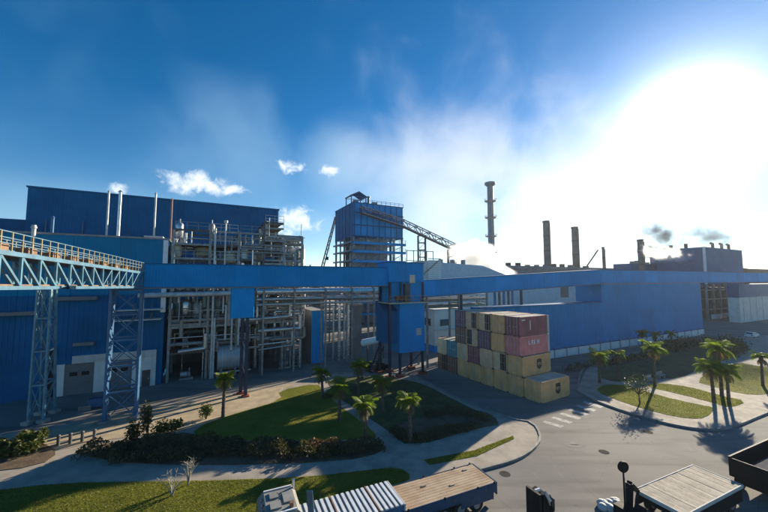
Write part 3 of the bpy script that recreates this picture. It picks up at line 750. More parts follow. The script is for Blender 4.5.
# gallery: inclined part from the tower, then level along the shed top
tE = Vector((PT.o[0]+cos(TH)*tx1-sin(TH)*1.2, PT.o[1]+sin(TH)*tx1+cos(TH)*1.2))
E0 = Vector((tE.x, tE.y, D(425, 297, tE.y).z)); 
u_ = Vector((cos(wth), sin(wth)))
e1 = Vector(W0)+u_*xu; E1 = Vector((e1.x, e1.y, PW.z(601, 283.5)))
E2_ = Vector(W0)+u_*PW.x(800); E2 = Vector((E2_.x, E2_.y, E1.z+.2))
g2 = thing('inclined_gallery', 'blue clad conveyor gallery rising from transfer tower along the long shed', 'conveyor gallery', (E0.x, E0.y, 0))
hgt0 = D(425, 281, tE.y).z-E0.z; hgt1 = PW.z(601, 270)-E1.z
def gal(P, Q, h0, h1, n):
    d = (Q-P); dn = Vector((d.x, d.y, 0)).normalized(); nn = Vector((-dn.y, dn.x, 0)); o = Vector((E0.x, E0.y, 0))
    a = P-o; b = Q-o; vs = []
    for c, h in ((a, h0), (b, h1)):
        for yy in (.06, 2.5):
            for zz in (0, h): vs.append(c+nn*yy+Vector((0, 0, zz)))
    MB()._add(vs, [(0, 1, 3, 2), (4, 6, 7, 5), (0, 4, 5, 1), (2, 3, 7, 6), (1, 5, 7, 3), (0, 2, 6, 4)]).build('casing', BLUE, g2)
    for i in range(n):
        f0, f1 = (i+.005)/n, (i+.995)/n
        p0 = a.lerp(b, f0); p1 = a.lerp(b, f1); H0 = h0+(h1-h0)*f0; H1 = h0+(h1-h0)*f1
        m_ = MB(); nr = 9; pr = []
        for k in range(nr):
            for ff, dd in ((0, .0), (.5, .0), (.62, .05), (.88, .05)): pr.append(((k+ff)/nr, dd))
        pr.append((1, 0)); vv = []
        for ff, dd in pr: vv.append(p0.lerp(p1, ff)-nn*(dd-.03)+Vector((0, 0, .03)))
        for ff, dd in pr: vv.append(p0.lerp(p1, ff)-nn*(dd-.03)+Vector((0, 0, (H0+(H1-H0)*ff)-.03)))
        k = len(pr); m_._add(vv, [(j, j+1, j+1+k, j+k) for j in range(k-1)]).build('wall_panel', BLUE, g2)
    MB().beam(a+nn*1.25+Vector((0, 0, h0+.06)), b+nn*1.25+Vector((0, 0, h1+.06)), 2.8, .1).build('roof', BLUED, g2)
    MB().beam(a+nn*1.25+Vector((0, 0, -.09)), b+nn*1.25+Vector((0, 0, -.09)), 2.7, .14).build('floor_beam', GREYW, g2)
gal(E0, E1, hgt0, hgt1, 14)
gal(E1+Vector((0, 0, 0)), E2, hgt1, hgt1, 22)
for px in (462, 530):
    f = (px-425)/175; q = E0.lerp(E1, f*.8)-Vector((E0.x, E0.y, 0))
    MB().box(q.x+.6, q.x+1.0, q.y+.9, q.y+1.3, 0, q.z-.16).build('support_post', NAVY, g2)

# ------------------------------------------------------------------ right block
RB = G(709, 320); PR = Plane(RB, wth)
rb = thing('boiler_block', 'dark blue block on open steel legs at right, pipes on roof', 'building', RB, wth)
rx1 = PR.x(744); rzt = PR.z(709, 248); rzb = PR.z(709, 284)
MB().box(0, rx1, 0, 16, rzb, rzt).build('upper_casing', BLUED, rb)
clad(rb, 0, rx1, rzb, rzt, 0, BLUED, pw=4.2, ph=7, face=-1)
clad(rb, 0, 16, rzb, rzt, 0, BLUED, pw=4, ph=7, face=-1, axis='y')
MB().box(-.15, .5, -.15, .5, rzb, rzt+.05).build('corner_flashing', WHITE, rb)
MB().box(-.2, rx1+.2, -.2, 16.2, rzt+.06, rzt+.3).build('roof', BLUED, rb)
for k in range(7):
    x = .3+k*(rx1-.6)/6
    for y in (.3, 8, 15.5): MB().box(x-.3, x+.3, y-.3, y+.3, 0, rzb).build('leg', STEEL, rb)
for z in (4, 8, 11.5):
    MB().box(0, rx1, .1, .5, z-.4, z).build('beam', STEEL, rb); MB().box(.1, .5, 0, 16, z-.4, z).build('beam', DSTEEL, rb)
for k in range(6):
    x = 1+k*(rx1-2)/6; MB().beam((x, .3, .2), (x+4.5, .3, 11), .25).build('brace', DSTEEL, rb)
for k in range(8):
    x = 1.5+k*(rx1-3)/8; MB().box(x, x+2, -1.4, -.2, .4, 2.0).build('white_tank', WHITE, rb)
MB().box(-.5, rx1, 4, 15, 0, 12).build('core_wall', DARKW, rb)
for px, h in ((715, 2.2), (724, 2.4), (731, 2.4)):
    x = PR.x(px, 3); MB().cyl((x, 3, rzt+.3), (x, 3, rzt+.3+h), .55, 10).cyl((x, 3, rzt+.3+h), (x-1.6, 3, rzt+.5+h), .5, 10).build('roof_vent', DSTEEL, rb)
for y, h in ((6, 1.8), (11, 1.6)):
    MB().cyl((1, y, rzt+.3), (1, y, rzt+.3+h), .6, 10).build('roof_vent', DSTEEL, rb)
# link block left of it
g = D(634, 280, 142); lb = thing('link_block', 'low dark blue block left of boiler block, half hidden by steam', 'building', (g.x, g.y, 0), wth); PLb = Plane((g.x, g.y), wth)
lx1, lxu = PLb.x(706), PLb.x(671)
MB().box(0, lx1, 0, 8, 0, PLb.z(650, 264)).build('wall', BLUED, lb); MB().box(lxu, lx1, .3, 8, PLb.z(650, 264)+.01, PLb.z(690, 250.5)).build('upper_wall', BLUED, lb)
MB().box(lxu-.4, lx1, 0, 8.2, PLb.z(690, 250.5)+.01, PLb.z(690, 250.5)+.35).build('roof', DSTEEL, lb)
for k in range(4): MB().box(2+k*4, 3.2+k*4, 1, 2.4, PLb.z(650, 264)+.01, PLb.z(650, 264)+rp.uniform(.8, 2)).build('roof_unit', rp.choice([STEEL, DSTEEL]), lb)

# far right building
g = G(741, 323); fr = thing('far_shed', 'white walled shed with blue band at far right edge', 'building', g, wth)
PF_ = Plane(g, wth)
MB().box(0, 60, 0, 3, 0, PF_.z(752, 297)).build('wall', WHITEP, fr)
MB().box(-.1, 60.1, -.1, 3.1, PF_.z(752, 297)+.01, PF_.z(752, 284)).build('blue_band', BLUED, fr)
for k in range(9): MB().box(3+k*6, 3.12+k*6, -.12, 0, 0, PF_.z(752, 297)).build('wall_joint', OFFW, fr)
g = D(755, 280, 170); o = thing('far_roof', 'dark low roof line beyond the gallery at right edge', 'building', (g.x, g.y, 0), wth)
MB().box(-8, 40, 0, 20, 0, D(755, 269, 170).z).build('wall', DARKW, o); MB().xprism([(-.5, D(755, 269, 170).z+.01), (20.5, D(755, 269, 170).z+.01), (10, D(755, 267, 170).z+1.5)], -8.5, 40.5).build('roof', DSTEEL, o)

# ------------------------------------------------------------------ mid background
# white hall behind the shed opening
g = D(488, 280, 105); hb = thing('white_hall', 'white clad hall seen over the long shed through the gap', 'building', (g.x, g.y, 0), wth)
PH = Plane((g.x, g.y), wth)
x1 = PH.x(612)
MB().box(0, x1, 0, 25, 0, 15.2).build('wall', WHITE, hb)
clad(hb, 0, x1, 4, 15.2, 0, WHITE, pw=6, ph=6, face=-1)
MB().box(-.3, x1+.3, -.6, 25, 15.21, 15.8).build('roof', OFFW, hb)
MB().box(PH.x(560), PH.x(568), -.1, 0, 9, 13).build('door', GREYD, hb)
# pipe risers in front of it
for k, px in enumerate((494.5, 499, 503.5, 508, 512)):
    g = D(px, 280, 82); o = MB().cyl((g.x, g.y, 0), (g.x, g.y, 13.6), .32, 10).cyl((g.x, g.y, 9), (g.x, g.y, 9.3), .5, 10)
    tag(o.build('riser_pipe', BLUESTEEL if k % 2 == 0 else DSTEEL), 'dark vertical riser pipe, %s in the row of five over the containers' % ('first', 'second', 'third', 'fourth', 'last')[k], 'pipe', 'riser pipes behind the containers')
# gabled pale shed over the gallery
g = D(424, 280, 88); gs = thing('gabled_shed', 'pale gabled shed with louvred end above the inclined gallery', 'building', (g.x, g.y, 0), wth)
PS = Plane((g.x, g.y), wth)
x1 = PS.x(514); ze = PS.z(424, 270); zr = PS.z(430, 261)
MB().box(0, x1, 0, 14, 0, ze-3).build('wall', WHITE, gs)
lx = PS.x(441.5)
MB().box(0, lx, -.05, 14, ze-3+.01, zr).build('tall_end', OFFW, gs)
for k in range(12): MB().box(PS.x(428), lx-.15, -.16, -.06, ze-2.6+k*.5, ze-2.35+k*.5).build('louvre', WHITE, gs)
MB().yprism([(lx+.02, ze-3+.01), (lx+.02, zr-.3), (x1*.62, zr-.9), (x1, ze-2.0), (x1, ze-3+.01)], 0, 14).build('sloped_part', mat('blue_white', (.45, .52, .6), .7, var=.15), gs)
MB().beam((0, -.2, ze-1), (lx*.9, -.2, zr+.5), .25).build('gable_trim', STEEL, gs)
for k in range(3): MB().box(lx+2+k*4, lx+2.8+k*4, 3, 4, zr-1, zr+.8).build('roof_vent', STEEL, gs)
# white office block behind the transfer tower
g = G(435, 353); of = thing('office_block', 'white two storey office block with dark windows right of transfer tower', 'building', g, TH)
PO = Plane(g, TH); oz = PO.z(435, 310.5); x1 = PO.x(462)
MB().box(0, x1, 0, 9, 0, oz).build('wall', WHITEP, of)
MB().box(-.2, x1+.2, -.2, 9.2, oz+.005, oz+.25).build('roof', OFFW, of)
MB().box(-.05, x1+.05, -.05, 9.05, .0, PO.z(435, 346)).build('base_band', BLUE, of)
for (pa, pb, ya, yb) in ((439, 450, 326, 319), (439, 447, 342, 336)):
    w = MB().box(PO.x(pa), PO.x(pb), -.1, 0, PO.z(444, ya), PO.z(444, yb)).build('window', OFFW, of)
    a, b = PO.x(pa), PO.x(pb); n = 3
    for k in range(n): MB().box(a+.08+(b-a-.16)*k/n+.03, a+.08+(b-a-.16)*(k+1)/n-.03, -.13, -.101, PO.z(444, ya)+.08, PO.z(444, yb)-.08).build('pane', GLASS, w)
for y0 in (1.2, 5.2):
    w = MB().box(-.1, 0, y0, y0+2.4, PO.z(436, 327), PO.z(436, 319)).build('window', OFFW, of)
    for k in range(2): MB().box(-.13, -.101, y0+.1+k*1.12, y0+1.12+k*1.12, PO.z(436, 327)+.1, PO.z(436, 319)-.1).build('pane', GLASS, w)
MB().box(-.5, x1+.1, -.5, -.0, oz*.52, oz*.52+.15).build('string_course', OFFW, of)
# pipe rack under the inclined gallery
g = D(424, 280, 60); pk = thing('pipe_rack', 'rack of dull pipes under inclined gallery above the container stack', 'pipe rack', (g.x, g.y, 0), TH)
for k, (y, z, r, m) in enumerate(((.2, 11.6, .32, STEEL), (.9, 11.5, .22, pm[4]), (1.7, 11.7, .36, DSTEEL), (.5, 10.4, .25, pm[5]), (1.5, 10.5, .3, pm[4]), (.1, 12.5, .14, PALEST))):
    MB().cyl((-.5, y, z), (14.8, y, z), r, 12).build('pipe', m, pk)
for x in (.3, 7.5, 14.5):
    for y in (-.4, 2.4): MB().box(x-.15, x+.15, y-.15, y+.15, 0, 12.9).build('post', STEEL, pk)
    for z in (10.0, 11.1): MB().box(x-.12, x+.12, -.24, 2.24, z-.2, z).build('beam', STEEL, pk)
# pipe bridge under the level gallery, right part
g = D(300, 280, 58.5); pk2 = thing('pipe_bridge', 'bridge of thick silver pipes just below the level gallery', 'pipe rack', (g.x, g.y, 0), TH)
for (y, z, r, m) in ((0, 13.35, .52, ALU), (1.3, 13.5, .35, PALEST), (.1, 12.1, .24, GALV), (1.0, 12.0, .4, STEEL), (.3, 11.2, .16, PALEST), (1.4, 11.1, .22, pm[4])):
    q = MB().cyl((-7, y, z), (15.6, y, z), r, 16)
    q.build('pipe', m, pk2)
for x in (-6, -1, 4.5, 9.5, 14):
    MB().cyl((x, 0, 13.35), (x+.2, 0, 13.35), .58, 16).build('pipe_clamp', mat('red_clamp', (.25, .06, .05), .6), pk2)
    for y in (-.6, 2.0): MB().box(x-.14, x+.14, y-.14, y+.14, 0, 13.8).build('post', STEEL, pk2)
    for z in (10.85, 12.72): MB().box(x-.12, x+.12, -.44, 1.84, z-.2, z-.05).build('beam', STEEL, pk2)
# blue and grey box (stair enclosure)
g = G(311, 364); PX = Plane(g, TH)
bx_ = thing('stair_enclosure', 'blue fronted box with grey flank at the right end of process frame', 'enclosure', g, TH)
bw = PX.x(324.5); bh = PX.z(316, 311)
MB().box(0, bw, 0, 9.0, 0, bh).build('casing', mat('blue_grey_flank', (.26, .30, .35), .7, var=.25, streak=.3), bx_)
clad(bx_, 0, bw, 0.05, bh, 0, BLUE, pw=3, ph=10, face=-1, rib=.4)
MB().box(-.1, bw+.1, -.15, 9.1, bh+.005, bh+.1).build('roof', GREYW, bx_)
# concrete wall pillar and vertical silver pipes
g = G(351, 358); PX = Plane(g, TH)
o = thing('concrete_pillar', 'grey concrete wall pillar left of the white horizontal tank', 'pillar', g, TH)
MB().box(0, PX.x(362), 0, 3, 0, PX.z(356, 306)).build('shaft', GREYW, o); MB().box(-.15, PX.x(362)+.15, -.15, 3.15, PX.z(356, 306)+.005, PX.z(356, 306)+.4).build('cap', CONC, o)
for k, (px, r, m, w) in enumerate(((333, .18, GALV, 'thin silver pipe nearest the blue fronted box'), (339, .3, ALU, 'thick silver pipe, second from the blue fronted box'), (344, .2, PALEST, 'pale pipe between the thick silver pipe and concrete pillar'), (348, .34, ALU, 'silver pipe standing right against the concrete pillar'))):
    g = G(px, 361-k); o = MB().cyl((g[0], g[1], 0), (g[0], g[1], 10.3+k*.2), r, 12)
    for z in (2.5, 6, 9): o.cyl((g[0], g[1], z), (g[0], g[1], z+.14), r*1.45, 12)
    tag(o.build('standing_pipe', m), w, 'pipe', 'standing pipes left of the pillar')
# white horizontal tank on legs
ga = D(362.5, 343, 61); gb = D(386, 339.5, 61)
wt_ = thing('white_tank', 'white horizontal tank on legs between pillar and transfer tower', 'tank', (ga.x, ga.y, 0))
va = Vector((0, 0, ga.z)); vb = Vector((gb.x-ga.x, 1.2, gb.z))
MB().cyl(va, vb, .62, 18).build('shell', WHITE, wt_); dv = (vb-va).normalized()
for e, sg in ((va, -1), (vb, 1)): MB().cyl(e, e+dv*sg*.28, .62, 18, .3).build('dished_end', WHITE, wt_)
for f in (.2, .8):
    c = va.lerp(vb, f); MB().box(c.x-.12, c.x+.12, c.y-.5, c.y+.5, 0, c.z-.5).build('leg', DSTEEL, wt_)
g = G(385, 360); cb = thing('control_cabinet', 'small cream control cabinet on a post left of transfer tower', 'cabinet', (g[0]-.3, g[1]+1.5, 0), TH)
zc2 = D(385, 327, g[1]+1.5).z
MB().box(-.06, .06, -.06, .06, 0, zc2).build('post', DSTEEL, cb); MB().box(-.6, .6, -.3, .3, zc2, zc2+1.0).build('case', CREAM, cb); MB().box(-.65, .65, -.35, .35, zc2+1.002, zc2+1.08).build('lid', WHITE, cb); MB().box(-.6, .6, -.3, .3, zc2-.6, zc2-.1).build('tray', PALEST, cb)

# ------------------------------------------------------------------ boiler tower, far
BT = D(353, 280, 115); PBt = Plane((BT.x, BT.y), TH)
bt2 = thing('boiler_tower', 'tall boiler tower with blue clad head over open floors', 'tower', (BT.x, BT.y, 0), TH)
bx1 = PBt.x(403); by1 = 18.6; bzt = PBt.z(353, 202.5); bzb = PBt.z(353, 236)
MB().box(0, bx1, 0, by1, bzb, bzt).build('head', BLUE, bt2)
clad(bt2, 0, bx1, bzb, bzt, 0, BLUE, pw=4, ph=6, face=-1); clad(bt2, 0, by1, bzb, bzt, 0, BLUED, pw=4.6, ph=6, face=-1, axis='y')
MB().box(-.2, bx1+.2, -.2, by1+.2, bzt+.01, bzt+.3).build('roof', BLUED, bt2)
fl = [4, 8, 12, 15.4, 18.8, 22.2, 25.6, 28.6]
for x in (0.3, bx1*.25, bx1*.5, bx1*.75, bx1-.3):
    for y in (.3, by1/2, by1-.3): MB().box(x-.3, x+.3, y-.3, y+.3, 0, bzb).build('column', BLUESTEEL if x > 1 else STEEL, bt2)
for z in fl:
    MB().box(-.6, bx1+.8, -.9, -.2, z-.9, z).build('floor_edge', BLUE, bt2)
    MB().box(-.9, -.2, -.9, by1, z-.5, z).build('floor_edge', BLUESTEEL, bt2)
    MB().box(0, bx1, 0.65, by1-.65, z-.3, z-.1).build('floor', STEEL, bt2)
    r = MB()
    for k in range(9): x = -.5+k*(bx1+1.2)/8; r.box(x-.06, x+.06, -.9, -.78, z, z+1.2)
    for h in (.6, 1.2): r.box(-.5, bx1+.7, -.88, -.8, z+h-.05, z+h+.05)
    r.build('railing', STEEL, bt2)
MB().box(bx1*.22, bx1*.78, 4, by1-3, 0, bzb).build('boiler', mat('boiler_lagging', (.40, .50, .60), .5, .1, var=.2), bt2)
for k in range(9):
    x = .4+k*(bx1-.8)/8; MB().box(x-.14, x+.14, -.22, -.08, bzb-.6, bzt).build('mullion', BLUED, bt2)
for z in (bzb+.2, bzb+4, bzt-3.4): MB().box(-.1, bx1+.1, -.34, -.23, z-.2, z+.2).build('girt', BLUED, bt2)
for k in range(6):
    y = .6+k*(by1-1.2)/5; MB().box(-.24, -.09, y-.16, y+.16, bzb-.6, bzt).build('mullion', BLUESTEEL, bt2)
for i, z in enumerate(fl[3:-1]):
    for k in range(4):
        x = bx1*k/4; MB().beam((x+.3, -.3, z), (x+bx1/4-.3, -.3, fl[4+i]-.9), .2).build('brace', BLUESTEEL, bt2)
for k in range(5): MB().box(bx1*(.08+.19*k), bx1*(.08+.19*k)+1.6, 3, 5, bzt+.31, bzt+.31+rp.uniform(.6, 1.8)).build('roof_unit', rp.choice([STEEL, BLUED, DSTEEL]), bt2)
r = MB()
for k in range(12): x = -.1+k*(bx1+.2)/11; r.box(x-.05, x+.05, -.15, -.05, bzt+.3, bzt+1.5)
for h in (.7, 1.2): r.box(-.1, bx1+.1, -.13, -.07, bzt+.3+h-.05, bzt+.3+h+.05)
r.build('roof_railing', BLUESTEEL, bt2)
for k in range(12):
    z = rp.choice(fl)-.05; x = rp.uniform(1, bx1-3); w = rp.uniform(1, 3); MB().box(x, x+w, 1, 3, z, z+rp.uniform(.8, 2)).build('equipment_box', rp.choice([PALEST, WHITE, CREAM, STEEL]), bt2)
for k in range(7):
    x = rp.uniform(.5, bx1-.5); MB().cyl((x, -.1, 3), (x, -.1, bzb), .22, 8).build('riser', rp.choice([STEEL, PALEST, BLUESTEEL]), bt2)
for k in range(5):
    y = rp.uniform(1, by1-1); MB().cyl((-.1, y, 3), (-.1, y, bzb), .3, 8).build('riser', rp.choice([DSTEEL, STEEL]), bt2)
# hoist house on its roof
ht = thing('hoist_frame', 'small open gabled hoist frame on the boiler tower roof', 'frame', (BT.x, BT.y, bzt+.31), TH)
hw = 5.6; hh = 2.6
for x in (0, hw):
    for y in (2, 7): MB().box(x-.15, x+.15, y-.15, y+.15, 0, hh).build('post', BLUESTEEL, ht)
for y in (2, 7):
    MB().beam((-.4, y, hh), (hw/2, y, hh+1.6), .3).build('rafter', BLUESTEEL, ht); MB().beam((hw+.4, y, hh), (hw/2, y, hh+1.6), .3).build('rafter', BLUESTEEL, ht)
    MB().beam((0, y, hh), (hw, y, hh), .2).build('tie', BLUESTEEL, ht); MB().beam((0, y, 0), (hw, y, hh), .14).build('brace', BLUESTEEL, ht)
MB()._add([(-.6, 1.6, hh+.1), (hw/2, 1.6, hh+1.85), (hw/2, 7.4, hh+1.85), (-.6, 7.4, hh+.1), (hw+.6, 1.6, hh+.1), (hw+.6, 7.4, hh+.1)], [(0, 1, 2, 3), (1, 4, 5, 2)]).build('roof_sheet', BLUED, ht)
o = MB().cyl((0, 0, 0), (0, 0, 2.4), .45, 12).cyl((0, 0, 2.4), (0, 0, 2.8), .6, 12).build('roof_vent', BLUESTEEL); g = D(368, 280, 117); o.location = (g.x, g.y+2, bzt+.31)
tag(o, 'short dark vent beside hoist frame on boiler tower roof', 'vent')
# coal conveyor with trestles
ca_ = D(362, 206, 112.5); cb_ = D(403, 219.5, 119); cc_ = D(515, 272, 128)
cv = thing('coal_conveyor', 'lattice conveyor descending rightwards from the boiler tower head', 'conveyor', (cb_.x, cb_.y, 0))
O_ = Vector((cb_.x, cb_.y, 0))
def trusspath(P, Q, n, hgt, w):
    P = P-O_; Q = Q-O_; d = (Q-P); dn = Vector((d.x, d.y, 0)).normalized(); nn = Vector((-dn.y, dn.x, 0)); up = Vector((0, 0, hgt))
    for y in (0, w):
        MB().beam(P+nn*y, Q+nn*y, .32).build('chord', STEEL, cv); MB().beam(P+nn*y+up, Q+nn*y+up, .32).build('chord', STEEL, cv)
        for k in range(n):
            a = P.lerp(Q, k/n)+nn*y; b = P.lerp(Q, (k+1)/n)+nn*y
            MB().beam(a, b+up if k % 2 else b, .2).build('diagonal', DSTEEL, cv) if k % 2 else MB().beam(a+up, b, .2).build('diagonal', DSTEEL, cv)
            MB().beam(a, a+up, .2).build('vertical', DSTEEL, cv)
    MB().beam(P+nn*w/2+Vector((0, 0, .1)), Q+nn*w/2+Vector((0, 0, .1)), w-.3, .3).build('belt_deck', DSTEEL, cv)
trusspath(ca_-Vector((0, 0, 2.2)), cb_-Vector((0, 0, 2.2)), 6, 2.3, 2.4)
trusspath(cb_-Vector((0, 0, 2.2)), cc_-Vector((0, 0, 2.2)), 18, 2.3, 2.4)
for i, px in enumerate((421, 450.5)):
    f = (px-403)/(515-403); c = cb_.lerp(cc_, f); zt = c.z-2.4
    s = thing('conveyor_trestle', ('taller lattice trestle under the coal conveyor next to boiler tower', 'shorter lattice trestle under the coal conveyor near the steam')[i], 'trestle', (c.x, c.y, 0))
    w = 2.6
    for x in (-w/2, w/2):
        for y in (0, 2.4): MB().box(x-.2, x+.2, y-.2, y+.2, 0, zt).build('leg', DSTEEL, s)
    n = int(zt/2.6)
    for k in range(n):
        za, zb3 = zt*k/n, zt*(k+1)/n
        MB().beam((-w/2, 0, zb3-.1), (w/2, 0, zb3-.1), .22).build('strut', DSTEEL, s); MB().beam((-w/2, 0, za), (w/2, 0, zb3), .14).build('brace', DSTEEL, s)
        MB().beam((-w/2, 2.4, zb3-.1), (w/2, 2.4, zb3-.1), .22).build('strut', DSTEEL, s)
# guard frame behind
g = D(407, 280, 108); s = thing('guard_frame', 'thin open frame of posts and rails beside the tall trestle', 'frame', (g.x, g.y, 0), TH)
for k in range(5): MB().box(k*2.6-.1, k*2.6+.1, 0, .2, 0, 25).build('post', STEEL, s)
for z in (24.8, 21.5): MB().box(0, 10.5, 0.02, .18, z-.12, z+.12).build('rail', STEEL, s)
# mobile crane boom left of the tower
ba, bb_ = D(317, 268, 100), D(335.5, 217, 106)
s = thing('crane_boom', 'raised red lattice crane boom leaning beside the boiler tower', 'crane', (ba.x, ba.y, 0))
v0 = Vector((0, 0, ba.z-6)); v1 = bb_-Vector((ba.x, ba.y, 0)); CR = mat('crane_red', (.16, .07, .06), .5)
dn = (v1-v0).normalized(); sd = dn.cross(Vector((0, 1, 0))).normalized()*.4
for q in (-1, 1):
    for y in (0, .8): MB().beam(v0+sd*q+Vector((0, y, 0)), v1+sd*q*.5+Vector((0, y, 0)), .16).build('chord', CR, s)
for k in range(16):
    a = v0.lerp(v1, k/16); b = v0.lerp(v1, (k+1)/16); MB().beam(a-sd, b+sd, .11).build('lacing', CR, s)
hk = v0.lerp(v1, .55); MB().beam(hk+Vector((.6, 0, 0)), hk+Vector((.6, 0, -3)), .06).build('hoist_rope', DSTEEL, s); MB().box(hk.x+.3, hk.x+.9, -.3, .3, hk.z-4, hk.z-3).build('hook_block', DSTEEL, s)
MB().box(v0.x-1.5, v0.x+1.5, -1, 3, 0, v0.z+.5).build('carrier', CR, s)

# ------------------------------------------------------------------ stacks
p0 = D(490, 182, 180); st = thing('ringed_chimney', 'tallest slim blue grey chimney with four ring platforms', 'chimney', (p0.x, p0.y, 0))
CHB = mat('chimney_steel', (.13, .20, .27), .5, .2, var=.25, nscale=.15, streak=.3)
zt = p0.z
MB().rev([(2.2, 0), (1.75, zt*.5), (1.6, zt-2.2), (1.6, zt), (1.2, zt)], 24).build('shaft', CHB, st)
MB().rev([(1.6, zt-2.6), (2.9, zt-1.4), (2.9, zt-.4), (1.7, zt-.2)], 24).build('crown', CHB, st)
for py in (201, 217.5, 236, 252):
    z = D(490, py, 180).z
    MB().rev([(1.5, z-.9), (3.1, z-.25), (3.1, z), (1.5, z)], 24).build('ring_platform', STEEL, st)
    r = MB()
    for k in range(16): r.box(3.05*cos(k*pi/8)-.05, 3.05*cos(k*pi/8)+.05, 3.05*sin(k*pi/8)-.05, 3.05*sin(k*pi/8)+.05, z, z+1.1)
    r.rev([(3.0, z+1.0), (3.12, z+1.05), (3.0, z+1.1)], 24); r.build('railing', STEEL, st)
MB().box(-.3, .3, -2.3, -1.9, 0, zt-2).build('ladder', STEEL, st)
def stack(px, ptop, Y, wpx, lab, m=BRICK):
    p = D(px, ptop, Y); r = wpx*Y/F/2; s = thing('brick_stack', lab, 'chimney', (p.x, p.y, 0))
    MB().rev([(r*1.15, 0), (r, p.z*.6), (r*.97, p.z-.8)], 20).build('shaft', m, s)
    MB().rev([(r*.97, p.z-.8), (r*1.1, p.z-.6), (r*1.1, p.z), (r*.75, p.z), (r*.75, p.z-2)], 20).build('rim', DSTEEL, s)
    for k in range(4): z = p.z*(.35+.16*k); MB().rev([(r*1.0, z), (r*1.08, z+.1), (r*1.08, z+.4), (r*1.0, z+.5)], 20).build('band', DSTEEL, s)
    MB().box(r*.5, r*.5+.3, -r*1.1, -r*.95, 0, p.z-1).build('ladder', DSTEEL, s)
stack(546, 221, 150, 6.2, 'tallest taupe stack, left of the two plain stacks behind gallery')
stack(574.5, 227, 155, 6.0, 'shorter taupe stack, right of the two plain stacks behind gallery')
stack(640, 239.5, 139, 5.2, 'dark short stack wrapped in smoke above the long shed')
stack(603, 247, 150, 2.4, 'very thin short stack beside the distant crane boom')
a, b = D(587, 266, 150), D(598, 250, 150); s = thing('crane_jib', 'small distant crane jib between thin stack and plain stacks', 'crane', (a.x, a.y, 0))
o2 = Vector((a.x, a.y, 0)); MB().beam(Vector((0, 0, a.z)), b-o2, .45).build('jib', DSTEEL, s); MB().box(-.5, .5, -.5, .5, 0, a.z).build('mast', DSTEEL, s); MB().beam(b-o2, Vector((-2, 0, a.z+1)), .08).build('stay', DSTEEL, s)
# low grey hall roofs behind the gallery
g = D(506, 280, 125); s = thing('grey_hall', 'low grey roofed hall line just above the inclined gallery', 'building', (g.x, g.y, 0), wth); PGh = Plane((g.x, g.y), wth)
x1 = PGh.x(622); z1 = PGh.z(520, 270)+1.6
MB().box(0, x1, 0, 20, 0, z1-1).build('wall', GREYW, s); MB().box(-.5, x1+.5, -.6, 20, z1-.99, z1).build('roof', GREYW, s)
for k in range(10): MB().box(2+k*5.2, 3.3+k*5.2, .5, 2, z1+.01, z1+rp.uniform(.5, 1.5)).build('roof_vent', rp.choice([STEEL, DSTEEL, GREYW]), s)

# ------------------------------------------------------------------ containers
CX, CY, CT = 11.83, 55.63, -1.032
cu = Vector((cos(CT), sin(CT))); cv_ = Vector((-cu.y, cu.x)); crot = atan2(cv_.y, cv_.x)
CW, CLn, CHt = 2.38, 6.06, 2.54
def corr(x0, x1, z0, z1, y, face, n, m, axis):
    prof = []; w = (x1-x0)/n
    for k in range(n): prof += [(x0+k*w, 0), (x0+k*w+w*.35, 0), (x0+k*w+w*.5, .045), (x0+k*w+w*.85, .045)]
    prof.append((x1, 0)); vs = []
    for z in (z0, z1):
        for a, d in prof:
            vs.append((a, y+face*(d-.045), z) if axis == 'x' else (y+face*(d-.045), a, z))
    k = len(prof); fs = [(i, i+1, i+1+k, i+k) for i in range(k-1)]
    if (axis == 'x') == (face > 0): fs = [f[::-1] for f in fs]
    return MB()._add(vs, fs)
CM = {}
def cmesh(key, f):
    if key not in CM: CM[key] = f()
    return CM[key]
